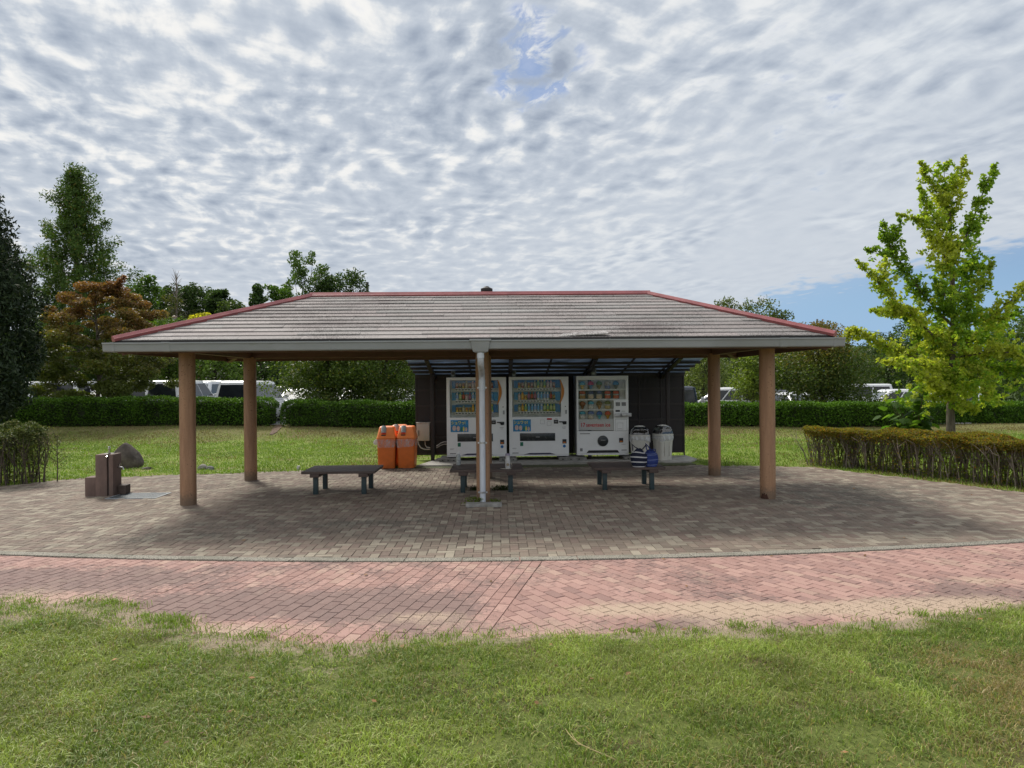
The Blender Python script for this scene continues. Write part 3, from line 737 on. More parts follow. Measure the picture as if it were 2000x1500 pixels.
# hopper and downpipe at the middle post
hx = .045
b = MB(); y0 = -yo
def ringbox(hw, ya, yb, z): return [(hx - hw, ya, z), (hx + hw, ya, z), (hx + hw, yb, z), (hx - hw, yb, z)]
b.loft([ringbox(.155, y0 - .135, y0 + .0, GZ1 + .012), ringbox(.155, y0 - .135, y0 + .0, GZ1 - .015), ringbox(.135, y0 - .128, y0 + .0, GZ1 - .02), ringbox(.108, y0 - .112, y0 + .0, GZ0 - .035), ringbox(.07, y0 - .1, y0 - .005, GZ0 - .05)])
b.build('hopper', GUT, g, bevel=.004)
dp = MB(); yp = YC0 - .105 - .055
def circ(p, r, k=14): return None
dp.tube([(hx, y0 - .052, GZ0 - .03), (hx, y0 - .052, GZ0 - .13), (hx, y0 - .035, GZ0 - .18), (hx, y0 + .04, GZ0 - .235), (hx, yp - .10, GZ0 - .32), (hx, yp - .02, GZ0 - .37), (hx, yp, GZ0 - .43), (hx, yp, GZ0 - .5)], .047, 16)
dp.tube([(hx, yp, GZ0 - .46), (hx, yp, .02)], .045, 16)
dp.tube([(hx, yp, GZ0 - .44), (hx, yp, GZ0 - .60)], .052, 16)
dp.tube([(hx, y0 - .052, GZ0 - .05), (hx, y0 - .052, GZ0 - .13)], .053, 16)
dpo = dp.build('downpipe', PIPEW, shelter, smooth=True)
for z in (1.76, .92, .165):
    b = MB(); b.tube([(hx, yp, z - .013), (hx, yp, z + .013)], .0485, 16); b.box(hx + .045, hx + .072, yp - .012, yp + .012, z - .012, z + .012); b.box(hx - .072, hx - .045, yp - .012, yp + .012, z - .012, z + .012)
    b.box(hx - .012, hx + .012, yp + .03, yp + .08, z - .01, z + .01); b.build('pipe_clamp', STEEL, dpo)
# small ventilator on the back slope, its black cap showing over the ridge
b = MB(); vx = .10
b.lathe([(.055, 0), (.055, .23)], (vx, .25, ZR - .13), 12, 1); b.lathe([(.09, .0), (.105, .015), (.105, .06), (.05, .085), (.035, .10), (.01, .105)], (vx, .25, ZR + .085), 14, 0)
b.build('roof_ventilator', [BLK, REDD], shelter, smooth=True)
# footing block at the pipe foot
b = MB(); b.box(-.27, .27, -.11, .11, -.03, .035)
o = b.build('drain_block', CONCB, None, bevel=.01); o.location = (-.25, 10.62, 0); tag(o, 'long mossy concrete block at the foot of the white downpipe', 'concrete block')

# ================================================================== VENDING SHED
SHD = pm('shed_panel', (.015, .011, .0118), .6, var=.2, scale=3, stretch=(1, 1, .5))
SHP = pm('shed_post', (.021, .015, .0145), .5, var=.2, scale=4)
def canopy_mat():
    m, t, b = _start('polycarbonate')
    tr = t.node('ShaderNodeBsdfTranslucent'); tr.inputs[0].default_value = (.45, .54, .66, 1)
    gl = t.node('ShaderNodeBsdfPrincipled'); gl.inputs['Base Color'].default_value = (.15, .18, .22, 1); gl.inputs['Roughness'].default_value = .3
    co = t.node('ShaderNodeTexCoord').outputs['Object']
    n = t.noise(t.vmath('MULTIPLY', co, (1, 3, 1)), 2, 4, .6)
    mx = t.node('ShaderNodeMixShader'); t.put(mx.inputs[0], t.maprange(n, .3, .7, .12, .38))
    t.l.new(tr.outputs[0], mx.inputs[2]); t.l.new(gl.outputs[0], mx.inputs[1]); t.l.new(mx.outputs[0], t.n['Material Output'].inputs[0])
    return m
shed = thing('vending_shed', 'dark brown lean-to shed of battened panels sheltering the vending machines', 'shed', (1.23, 17.2, 0))
sx0, sx1 = -3.27, 3.26
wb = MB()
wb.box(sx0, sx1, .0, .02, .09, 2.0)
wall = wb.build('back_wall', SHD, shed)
b = MB()
for z in (.09, .49, .87, 1.25, 1.63): b.box(sx0 + .001, sx1 - .001, -.022, -.001, z, z + .045)
b.box(sx0, sx1, -.03, -.001, 1.955, 2.01)
b.build('batten', SHP, wall)
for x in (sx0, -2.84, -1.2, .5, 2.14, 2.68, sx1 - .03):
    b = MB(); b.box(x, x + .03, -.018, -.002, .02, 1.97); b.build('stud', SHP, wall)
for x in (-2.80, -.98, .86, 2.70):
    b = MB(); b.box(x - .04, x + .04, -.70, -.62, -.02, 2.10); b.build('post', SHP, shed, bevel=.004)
CY0, CZ0, CY1, CZ1 = -2.0, 2.40, .10, 2.03
cs = (CZ1 - CZ0) / (CY1 - CY0)
def cz(y): return CZ0 + (y - CY0) * cs
b = MB()
b.add([(sx0, CY0, cz(CY0)), (sx1 + .02, CY0, cz(CY0)), (sx1 + .02, CY1, cz(CY1)), (sx0, CY1, cz(CY1)), (sx0, CY0, cz(CY0) + .012), (sx1 + .02, CY0, cz(CY0) + .012), (sx1 + .02, CY1, cz(CY1) + .012), (sx0, CY1, cz(CY1) + .012)],
      [(0, 3, 2, 1), (4, 5, 6, 7), (0, 1, 5, 4), (1, 2, 6, 5), (2, 3, 7, 6), (3, 0, 4, 7)])
can = b.build('canopy', canopy_mat(), shed)
b = MB()
for y in (CY0 + .05, -1.30, -.86, -.42, .02): b.box(sx0, sx1 + .02, y - .045, y + .045, cz(y) - .06, cz(y) - .006)
b.build('purlin', SHP, can)
b = MB()
for x in np.arange(sx0 + .45, sx1, .91): b.beam((x, CY0, CZ0 - .012), (x, CY1, CZ1 - .012), .045, .02)
b.build('glazing_bar', SHP, can)
for x in (-2.80, -.98, .86, 2.70):
    b = MB(); b.loft([[(x - .045, CY0 + .1, CZ0 - .09), (x + .045, CY0 + .1, CZ0 - .09), (x + .045, CY0 + .1, CZ0 - .062), (x - .045, CY0 + .1, CZ0 - .062)],
                      [(x - .045, .0, cz(0) - .16), (x + .045, .0, cz(0) - .16), (x + .045, 0, cz(0) - .062), (x - .045, 0, cz(0) - .062)]]); b.build('canopy_arm', SHP, shed)
# slab in front of / under the machines
b = MB(); b.prism([(-1.85, 15.56), (4.18, 15.78), (4.55, 16.35), (4.5, 17.1), (-1.5, 17.1), (-1.55, 16.6)], -.02, .032)
tag(b.build('concrete_slab', CONC, None, bevel=.008), kind='structure')
b = MB()
for i in range(60):
    x = random.uniform(.0, 1.5); 
MOSS = pm('moss', (.072, .078, .036), .95, var=.4, scale=12, bump=.6, bscale=50)
b = MB(); mp = [(-1.9, 15.30), (-.6, 15.22), (.2, 15.28), (1.2, 15.22), (2.4, 15.32), (3.4, 15.36), (4.3, 15.5), (4.25, 15.77), (-1.86, 15.56)]
b.prism(mp, -.02, .006); tag(b.build('moss_strip', MOSS, None), kind='structure')
# electrical box and conduits
CREAM = pm('cream_enamel', (.40, .36, .32), .4, var=.06, scale=4, dirt=(.33, .29, .25))
eb = thing('electrical_box', 'cream steel electrical box on the left end of the dark shed wall', 'electrical box', (-1.84, 17.0, .45))
b = MB(); b.box(-.155, .155, 0, .16, 0, .42); b.build('cabinet', CREAM, eb, bevel=.006)
b = MB(); b.box(-.165, .165, -.015, .17, .42, .438); b.build('lid', CREAM, eb, bevel=.003)
b = MB(); b.box(-.148, .148, -.008, -.001, .008, .412); dr = b.build('door', CREAM, eb, bevel=.004)
b = MB(); b.box(-.118, -.09, -.018, -.0085, .12, .25); b.build('handle', pm('grey_handle', (.16, .15, .14), .4), dr, bevel=.003)
CND = pm('conduit_pvc', (.34, .31, .30), .5)
b = MB(); b.tube([(-.125, .05, 0), (-.115, .05, -.08), (-.06, .03, -.165), (.03, .01, -.205), (.17, 0, -.205)], .014, 8); b.build('conduit', CND, eb, smooth=True)
b = MB(); b.tube([(.04, .05, 0), (.045, .05, -.1), (.08, .03, -.155), (.17, .0, -.165)], .012, 8); b.build('conduit', CND, eb, smooth=True)
b = MB(); b.tube([(.32, .0, -.13), (.42, .0, -.06), (.50, .0, -.03), (.66, .0, -.03)], .014, 8); b.build('conduit', CND, eb, smooth=True)
b = MB(); b.tube([(.32, .0, -.17), (.42, .0, -.11), (.50, .0, -.085), (.66, .0, -.085)], .012, 8); b.build('conduit', CND, eb, smooth=True)
b = MB(); b.tube([(.20, .1, -.43), (.20, .1, 1.45)], .02, 8); b.build('conduit', CND, eb, smooth=True)

# ================================================================== VENDING MACHINES
VW = pm('vending_white', (.76, .77, .765), .35, var=.035, scale=3, coat=.15)
VG = pm('vending_side_grey', (.33, .34, .34), .45)
VB = pm('panel_blue', (.016, .17, .42), .4, var=.12, scale=9)
VC = pm('panel_sky', (.03, .25, .50), .4, var=.2, scale=12)
VO = pm('arc_orange', (.52, .19, .03), .4, var=.1)
VK = pm('black_plastic', (.013, .013, .014), .35)
VD = pm('dark_flap', (.028, .032, .033), .25, var=.25, scale=10)
VN = pm('navy_buttons', (.015, .022, .06), .4)
VP = pm('kick_purple', (.05, .045, .09), .5)
VL = pm('backboard', (.68, .69, .69), .6)
INKR = pm('ink_red', (.50, .025, .035), .5); INKY = pm('ink_yellow', (.62, .55, .10), .5); INKG = pm('ink_grey', (.20, .20, .20), .5); INKW = pm('ink_white', (.7, .7, .7), .5)
STG = pm('sticker_green', (.02, .17, .10), .5); STB = pm('sticker_blue', (.02, .16, .42), .5); POST = pm('poster_blue', (.03, .21, .42), .45, var=.35, scale=14)
SKIN = pm('poster_pale', (.55, .42, .36), .5, var=.3, scale=30); OR2 = pm('coin_orange', (.55, .16, .03), .4)
GLS = glass_pane('display_glass', (.97, .97, .97), .045)
def text_mesh(s, size, mat, name, parent, loc, align='LEFT', ext=.0006, bold=0.0, sx=1.0):
    cu = bpy.data.curves.new('lettering', 'FONT'); cu.body = s; cu.size = size; cu.align_x = align; cu.extrude = ext; cu.offset = bold
    tmp = bpy.data.objects.new('lettering', cu); COL.objects.link(tmp)
    me = bpy.data.meshes.new_from_object(tmp.evaluated_get(bpy.context.evaluated_depsgraph_get()))
    bpy.data.objects.remove(tmp); bpy.data.curves.remove(cu)
    me.materials.clear(); me.materials.append(mat); me.name = name
    me.transform(Matrix.Rotation(R(90), 4, 'X') @ Matrix.Scale(sx, 4, (1, 0, 0)))
    o = bpy.data.objects.new(name, me); COL.objects.link(o); o.parent = parent; o.location = loc
    return o
def plate(name, mat, par, x0, x1, z0, z1, y0=-.0035, y1=-.0008, bev=0.0):
    b = MB(); b.box(x0, x1, y0, y1, z0, z1); return b.build(name, mat, par, bevel=bev)
# sample bottles and cans
def drink(kind, c1, c2, key):
    c1 = tuple(min(.8, q * 1.35) for q in c1); c2 = tuple(min(.8, q * 1.35) for q in c2); m1 = pm('drink_' + key + '_a', c1, .35, var=.25, scale=40); m2 = pm('drink_' + key + '_b', c2, .4, var=.2, scale=40)
    b = MB()
    if kind == 'bottle': b.lathe([(.026, 0), (.03, .01), (.03, .05), (.03, .13), (.028, .15), (.014, .19), (.013, .197), (.014, .198), (.014, .215)], n=10, mats=[0, 0, 1, 1, 0, 0, 0, 1])
    elif kind == 'can': b.lathe([(.025, 0), (.030, .012), (.030, .05), (.030, .105), (.025, .12), (.022, .12)], n=10, mats=[0, 0, 1, 0, 0])
    else: b.lathe([(.026, 0), (.03, .01), (.03, .06), (.03, .12), (.022, .145), (.019, .15), (.019, .165)], n=10, mats=[0, 1, 1, 0, 0, 1])
    o = b.build('sample_drink', [m1, m2], smooth=True); me = o.data; bpy.data.objects.remove(o); return me
D = {'cola': drink('bottle', (.06, .015, .012), (.40, .03, .03), 'cola'), 'tea': drink('bottle', (.16, .26, .05), (.40, .45, .22), 'tea'), 'water': drink('bottle', (.25, .38, .48), (.10, .32, .55), 'water'),
     'white': drink('bottle', (.50, .52, .52), (.20, .34, .58), 'white'), 'grape': drink('bottle', (.14, .03, .12), (.34, .10, .22), 'grape'), 'orange': drink('bottle', (.48, .21, .03), (.55, .34, .06), 'orange'),
     'lemon': drink('bottle', (.50, .43, .08), (.16, .34, .14), 'lemon'), 'canr': drink('can', (.24, .06, .045), (.40, .30, .22), 'canr'), 'cany': drink('can', (.46, .33, .06), (.35, .13, .03), 'cany'), 'cank': drink('can', (.05, .035, .025), (.32, .22, .08), 'cank'),
     'cang': drink('short', (.13, .17, .08), (.42, .40, .28), 'cang'), 'canp': drink('short', (.42, .22, .26), (.50, .42, .40), 'canp'), 'gold': drink('can', (.34, .22, .05), (.14, .09, .03), 'gold')}
rows_a = [['canr', 'cank', 'cany', 'cang', 'canr', 'canp', 'canp', 'canr', 'cang', 'cank', 'cany', 'canr'],
          ['white', 'tea', 'cola', 'canp', 'grape', 'white', 'water', 'lemon', 'tea', 'water', 'tea', 'water'],
          ['cany', 'gold', 'cang', 'cany', 'gold', 'orange', 'water', 'white', 'water', 'tea', 'tea', 'lemon']]
rows_b = [['cany', 'canr', 'cang', 'cany', 'canr', 'cang', 'lemon', 'cang', 'lemon', 'canp', 'canp', 'canr'],
          ['canp', 'orange', 'cany', 'grape', 'cola', 'grape', 'white', 'water', 'white', 'white', 'cola', 'cank'],
          ['cang', 'orange', 'lemon', 'water', 'water', 'white', 'water', 'white', 'tea', 'lemon', 'tea', 'tea']]
def drink_machine(x, label, rows, extras):
    WD, HT = 1.375, 1.83
    t = thing('vending_machine', label, 'vending machine', (x, 16.37, .125), R(0), 'white drink vending machines under the shed roof')
    # carcass: a box with a recess behind the display window
    wx0, wx1, wz0, wz1 = .075, 1.20, .905, 1.765
    b = MB(); b.box(0, WD, .15, .74, .0, HT, 0)
    b.box(0, WD, .0, .15, .035, wz0, 0); b.box(0, WD, 0, .15, wz1, HT, 0); b.box(0, wx0, 0, .15, wz0, wz1, 0); b.box(wx1, WD, 0, .15, wz0, wz1, 0)
    b.build('cabinet', VW, t, bevel=.004, seg=1)
    plate('base_rail', VW, t, 0.0, WD, .0, .03, -.008, .19, .002)
    b = MB(); b.prism([(.33, .038), (1.07, .038), (.94, .074), (.47, .074)], -.006, -.001, 0, 'y'); b.build('kick_plate', VP, t)
    case = plate('display_case', VL, t, wx0, wx1, wz0, wz1, .142, .149)
    for i, (z0, z1) in enumerate(((1.575, 1.745), (1.30, 1.475), (1.03, 1.19))):
        zb = z0 - .055
        b = MB(); b.box(.20, 1.075, .02, .14, z0 - .012, z0, 0); b.box(.195, 1.08, .012, .02, zb, z0 - .002, 0)
        sh = b.build('shelf', VW, case)
        b = MB()
        pf = [(.205, zb + .038)]
        for k in range(12): x_ = .207 + k * .073; pf += [(x_, zb + .034), (x_, zb + .012), (x_ + .045, zb + .012), (x_ + .045, zb + .034)]
        b.prism(pf + [(1.06, zb + .038)], .006, .0118, 0, 'y')
        b.build('button_strip', VN, sh)
        b = MB(); b.box(.12, .205, .06, .14, z0, z1, 0); b.box(1.075, 1.185, .06, .14, z0 - (.02 if i else 0), z1 + .01, 0); b.box(.206, 1.074, .12, .139, z0 + .13 if i == 0 else z1 - .05, z1 + .012, 0)
        b.build('picture_panel', VB if i != 1 else VC, case)
        for k, nm in enumerate(rows[i]):
            o = bpy.data.objects.new('sample_drink', D[nm]); COL.objects.link(o); o.parent = case; o.location = (.243 + k * .073, .065, z0 + .001)
            o.scale = (1, 1, (.86 if i else 1.0))
    plate('window_pane', GLS, t, wx0 + .002, wx1 - .002, wz0 + .002, wz1 - .002, .002, .0035)
    # orange crescent
    b = MB(); n = 14; out = []; inn = []
    for k in range(n + 1):
        s = k / n; z = 1.765 - s * .58; wv = math.sin(math.pi * min(1, s * 1.02)) * .055
        xo_ = 1.12 + .155 * math.sin(math.pi * (.12 + .80 * s)) ** .9; out.append((xo_, z)); inn.append((xo_ - .012 - wv, z))
    for k in range(n): b.add([(inn[k][0], -.005, inn[k][1]), (out[k][0], -.005, out[k][1]), (out[k + 1][0], -.005, out[k + 1][1]), (inn[k + 1][0], -.005, inn[k + 1][1]),
                              (inn[k][0], -.001, inn[k][1]), (out[k][0], -.001, out[k][1]), (out[k + 1][0], -.001, out[k + 1][1]), (inn[k + 1][0], -.001, inn[k + 1][1])], [(0, 1, 2, 3), (7, 6, 5, 4), (0, 3, 7, 4), (1, 5, 6, 2)])
    b.build('orange_arc', VO, t)
    p = plate('poster', POST, t, .09, .50, .572, .848, -.004)
    text_mesh('シュワっ!', .088, INKY, 'poster_lettering', p, (.10, -.0045, .752), bold=.003, sx=.88)
    for (x0, x1, z0, z1, mm) in ((.13, .215, .60, .72, SKIN), (.225, .30, .59, .715, SKIN), (.32, .36, .58, .69, STG), (.37, .41, .58, .70, INKY), (.42, .475, .585, .68, SKIN)):
        b = MB(); cx, cz_, rx, rz_ = (x0 + x1) / 2, (z0 + z1) / 2, (x1 - x0) / 2, (z1 - z0) / 2
        b.prism([(cx + rx * math.cos(a), cz_ + rz_ * math.sin(a)) for a in np.linspace(0, 2 * math.pi, 12, endpoint=False)], -.0062, -.0042, 0, 'y'); b.build('poster_print', mm, p)
    f = plate('delivery_flap', VD, t, .245, 1.06, .35, .53, -.006, -.001, .006)
    plate('flap_mark', INKG, f, .61, .70, .43, .452, -.0075, -.0062)
    b = MB(); b.prism([(1.155, .80), (1.32, .80), (1.325, .785), (1.32, .73), (1.25, .725), (1.22, .775), (1.155, .775)], -.02, -.001, 0, 'y'); b.build('note_reader', VK, t, bevel=.004)
    b = MB(); b.box(1.03, 1.13, -.006, -.001, .745, .835); q = b.build('price_display', VK, t, bevel=.003)
    plate('display_digits', INKG, q, 1.05, 1.11, .775, .805, -.0075, -.0062)
    b = MB(); b.box(1.225, 1.32, -.012, -.001, .285, .385, 0); q = b.build('coin_return', VK, t, bevel=.018)
    plate('coin_tray', OR2, q, 1.24, 1.305, .296, .325, -.014, -.0125)
    b = MB(); b.prism([(1.27 + .035 * math.cos(a), .225 + .035 * math.sin(a)) for a in np.linspace(0, 2 * math.pi, 16, endpoint=False)], -.003, -.001, 0, 'y'); b.build('round_sticker', STB, t)
    plate('green_sticker', STG, t, .25, .32, .235, .325)
    b = MB(); b.box(1.295, 1.335, -.010, -.001, .97, 1.06, 0); b.build('lock', VG, t, bevel=.003)
    b = MB(); b.prism([(1.30 + .012 * math.cos(a), 1.14 + .012 * math.sin(a)) for a in np.linspace(0, 2 * math.pi, 10, endpoint=False)], -.008, -.001, 0, 'y'); b.build('key_hole', VK, t)
    for (x0, x1, z0, z1) in ((.07, .17, .185, .19), (.07, .15, .17, .175), (.07, .21, .065, .085), (1.22, 1.31, .66, .668), (1.235, 1.30, .63, .636), (1.06, 1.12, .855, .862)): plate('small_print', INKG, t, x0, x1, z0, z1, -.0022, -.0006)
    if extras:
        plate('red_label', INKR, t, .87, .985, .84, .872); plate('label_base', VK, t, .862, .993, .832, .838)
        for (x0, x1, z0, z1) in ((.72, .815, .74, .835), (.875, .97, .70, .80)):
            b = MB(); e = .004
            b.box(x0, x1, -.0024, -.0006, z0, z0 + e); b.box(x0, x1, -.0024, -.0006, z1 - e, z1); b.box(x0, x0 + e, -.0024, -.0006, z0 + e, z1 - e); b.box(x1 - e, x1, -.0024, -.0006, z0 + e, z1 - e); b.build('notice_frame', INKG, t)
    for xx in (.10, WD - .10):
        b = MB(); b.lathe([(.035, -.025), (.035, -.014), (.012, -.012), (.012, .0)], (xx, .12, 0), 10); b.build('foot', VK, t)
    return t
drink_machine(-1.225, 'white drink vending machine half hidden behind the middle post and downpipe', rows_a, False)
drink_machine(.213, 'white drink vending machine in the middle, between its twin and the ice cream machine', rows_b, True)
# ice cream machine
im = thing('ice_cream_machine', 'white ice cream vending machine with red seventeen ice lettering', 'vending machine', (1.775, 16.37, .135))
WD, HT = 1.20, 1.83
dz0, dz1, dzm = .555, 1.735, 1.275; dx0, dx1, dxm = .045, 1.135, .855
b = MB(); b.box(0, WD, .16, .74, 0, HT); b.box(0, WD, 0, .16, .03, dz0); b.box(0, WD, 0, .16, dz1, HT); b.box(0, dx0, 0, .16, dz0, dz1); b.box(dx1, WD, 0, .16, dzm, dz1); b.box(dxm, WD, 0, .16, dz0, dzm)
b.build('cabinet', VW, im, bevel=.006, seg=1)
plate('side_panel', VG, im, -.006, -.001, .02, HT - .02, .01, .73)
plate('base_rail', VW, im, 0, WD, 0, .026, -.008, .19, .002)
case = MB(); case.box(dx0, dx1, .15, .158, dzm, dz1); case.box(dx0, dxm, .15, .158, dz0, dzm); case = case.build('display_case', VL, im)
def ice(kind, c1, c2, key):
    c1 = tuple(min(.8, q * 1.35) for q in c1); c2 = tuple(min(.8, q * 1.35) for q in c2); m1 = pm('ice_' + key + '_a', c1, .5, var=.25, scale=50); m2 = pm('ice_' + key + '_b', c2, .5, var=.3, scale=50); m3 = pm('wrapper_pale', (.48, .47, .46), .5, var=.3, scale=35)
    b = MB()
    if kind == 'cone': b.lathe([(.012, 0), (.035, .075), (.052, .095), (.056, .125), (.042, .16), (.016, .18)], n=12, mats=[1, 1, 0, 0, 0])
    else: b.lathe([(.030, 0), (.052, .02), (.052, .08), (.045, .11), (.055, .125), (.048, .165), (.02, .18)], n=12, mats=[1, 1, 2, 0, 0, 0])
    o = b.build('sample_ice', [m1, m2, m3], smooth=True); me = o.data; bpy.data.objects.remove(o); return me
IC = [ice('cone', (.10, .33, .45), (.60, .42, .12), '1'), ice('cone', (.42, .03, .09), (.10, .22, .42), '2'), ice('cone', (.09, .20, .07), (.28, .22, .08), '3'), ice('cup', (.46, .42, .36), (.16, .20, .38), '4'), ice('cone', (.05, .20, .36), (.10, .12, .14), '5'),
      ice('cup', (.36, .06, .05), (.30, .16, .06), '6'), ice('cup', (.04, .06, .18), (.46, .36, .25), '7'), ice('cup', (.42, .05, .05), (.42, .09, .06), '8'), ice('cone', (.20, .05, .03), (.16, .035, .03), '9'), ice('cup', (.05, .32, .45), (.50, .48, .44), '10'),
      ice('cone', (.16, .09, .05), (.36, .19, .09), '11'), ice('cup', (.12, .14, .05), (.42, .31, .14), '12'), ice('cup', (.10, .16, .38), (.50, .44, .36), '13'), ice('cone', (.03, .10, .34), (.05, .36, .45), '14'), ice('cone', (.48, .06, .04), (.50, .24, .04), '15')]
for i, (zz, ids) in enumerate(((1.52, (0, 1, 2, 3, 4)), (1.295, (5, 6, 6, 7, 7)), (1.055, (8, 9, 10, 11)), (.825, (9, 12, 13, 14)))):
    xe = dx1 if i < 2 else dxm
    b = MB(); b.box(dx0 + .002, xe - .002, .03, .148, zz - .02, zz - .002); b.box(dx0 + .002, xe - .002, .022, .0295, zz - .03, zz + .004); sh = b.build('shelf', VW, case)
    if i == 1: plate('dark_backing', pm('backing_navy', (.05, .07, .16), .6, var=.4, scale=18), sh, dx0 + .004, dx1 - .12, zz, zz + .20, .14, .1475)
    for k, q in enumerate(ids):
        o = bpy.data.objects.new('sample_ice', IC[q]); COL.objects.link(o); o.parent = case; o.location = (.145 + k * .195, .082, zz); o.scale = (1.32, 1.2, 1.05)
        plate('price_tag', INKW, sh, .10 + k * .195, .19 + k * .195, zz - .026, zz - .004, .0185, .0215)
b = MB(); b.box(dx0 + .003, dx1 - .003, .003, .0045, dzm + .003, dz1 - .003); b.box(dx0 + .003, dxm - .003, .003, .0045, dz0 + .003, dzm + .003); b.build('window_pane', GLS, im)
sign = plate('name_panel', VW, im, dx0 + .01, dxm - .005, .575, .80, .005, .02)
text_mesh('seventeen ice', .128, INKR, 'lettering', sign, (.215, .0035, .655), bold=.002, sx=.80)
text_mesh('17', .135, INKR, 'numeral', sign, (.085, .0035, .652), bold=.003, sx=.8)
b = MB(); b.prism([(.60 + .125 * math.cos(a), .325 + .125 * math.sin(a)) for a in np.linspace(0, 2 * math.pi, 28, endpoint=False)], -.012, -.001, 0, 'y'); q = b.build('dispensing_door', VD, im, bevel=.004)
plate('door_mark', INKG, q, .55, .66, .335, .352, -.0145, -.0128)
for x0 in (.905, 1.04): plate('speaker_grille', INKG, im, x0, x0 + .10, 1.13, 1.215, -.004)
plate('price_display', VK, im, .90, 1.0, .995, 1.035, -.005); plate('small_print', INKG, im, 1.04, 1.12, 1.005, 1.013, -.003)
b = MB(); b.box(.88, 1.03, -.03, -.001, .875, .955); b.box(1.03, 1.255, -.075, -.012, .885, .965); b.build('coin_lock', STEEL, im, bevel=.006)
b = MB()
for (x0, x1, z0, z1) in ((.89, 1.16, .55, .555), (.89, 1.16, .82, .825), (.89, .895, .555, .82), (1.155, 1.16, .555, .82), (.93, 1.07, .57, .574), (.93, 1.07, .735, .739), (.93, .934, .574, .735), (1.066, 1.07, .574, .735)): b.box(x0, x1, -.0024, -.0006, z0, z1)
b.build('notice_frame', INKG, im)
for (x0, x1, z0, z1) in ((.07, .30, .485, .505), (.07, .13, .09, .16), (1.03, 1.13, .24, .246), (1.03, 1.15, .10, .118), (.945, 1.05, .60, .606)): plate('small_print', INKG, im, x0, x1, z0, z1, -.0022, -.0006)
b = MB(); b.box(.975, 1.07, -.012, -.001, .285, .39); q = b.build('coin_return', VK, im, bevel=.018); plate('coin_tray', OR2, q, .99, 1.055, .297, .325, -.014, -.0125)
b = MB(); b.prism([(.22, .05), (.98, .05), (.94, .11), (.27, .11)], -.006, -.001, 0, 'y'); b.build('kick_plate', VK, im)
for xx in (.1, 1.1):
    b = MB(); b.lathe([(.035, -.03), (.035, -.014), (.012, -.012), (.012, 0)], (xx, .12, 0), 10); b.build('foot', VK, im)
# blocks the machines stand on
blk = [(-1.32, .42, 'bearing block under the left corner of the left drink machine'), (.05, .40, 'bearing block between the two drink machines'), (1.42, .62, 'longest bearing block, between the drink and ice cream machines'), (2.92, .34, 'bearing block under the right corner of the ice cream machine')]
for x, wd, lab in blk:
    b = MB(); b.box(-.0, wd, -.20, .62, 0, .068, 0)
    for k in range(3): b.box(.06 + k * wd * .3, .10 + k * wd * .3, -.2035, -.2005, .022, .046, 1)
    o = b.build('concrete_block', [CONCB, VK], None, bevel=.006); o.location = (x - .07, 16.37, .032); tag(o, 'grey concrete ' + lab, 'concrete block', 'concrete blocks under the vending machines')
# grey switch boxes above the machines
for x, z, wd, h, lab in ((-1.08, 1.957, .10, .15, 'small grey box on top of the left drink machine'), (.33, 1.957, .11, .16, 'small grey box on top of the middle drink machine'), (2.19, 1.967, .135, .22, 'larger pale grey box with an indicator on top of the ice cream machine')):
    t = thing('switch_box', lab, 'switch box', (x, 16.52, z), 0, 'grey boxes on top of the vending machines')
    b = MB(); b.box(-wd / 2, wd / 2, 0, .09, 0, h); b.build('case', pm('box_grey', (.20, .205, .21), .5, var=.2, scale=12), t, bevel=.006)
    b = MB(); b.box(-wd * .28, wd * .28, -.006, -.0005, h * .45, h * .8); b.build('cover', pm('box_dark', (.06, .062, .066), .4), t, bevel=.002)
    b = MB(); b.box(-wd * .2, wd * .2, -.006, -.0005, h * .15, h * .33); b.build('indicator', pm('box_pale', (.45, .45, .42), .4), t, bevel=.002)

# ================================================================== BINS
ORB = pm('orange_plastic', (.72, .17, .03), .42, var=.10, scale=3, dirt=(.44, .11, .025)); ORH = pm('orange_hood', (.84, .225, .05), .42, var=.07, scale=3)
def film(name, a=.55):
    m, t, b = _start(name); tr = t.node('ShaderNodeBsdfTransparent'); b.inputs['Base Color'].default_value = (.62, .64, .66, 1); b.inputs['Roughness'].default_value = .3
    co = t.node('ShaderNodeTexCoord').outputs['Object']; n = t.noise(t.vmath('MULTIPLY', co, (14, 14, 5)), 1, 4, .7)
    mx = t.node('ShaderNodeMixShader'); t.put(mx.inputs[0], t.maprange(n, .35, .7, a * .25, min(1, a * 1.5))); t.l.new(tr.outputs[0], mx.inputs[1]); t.l.new(b.outputs[0], mx.inputs[2]); t.l.new(mx.outputs[0], t.n['Material Output'].inputs[0]); return m
FILM = film('bin_liner_film', .30); FILM2 = film('white_liner', 1.1)
def rrect(hx_, hy_, z, r=.05, n=4, cx=0, cy=0):
    pts = []
    for (sx_, sy_, a0) in ((1, 1, 0), (-1, 1, 90), (-1, -1, 180), (1, -1, 270)):
        for k in range(n + 1):
            a = R(a0 + 90 * k / n); pts.append((cx + sx_ * (hx_ - r) + r * math.cos(a), cy + sy_ * (hy_ - r) + r * math.sin(a), z))
    return pts
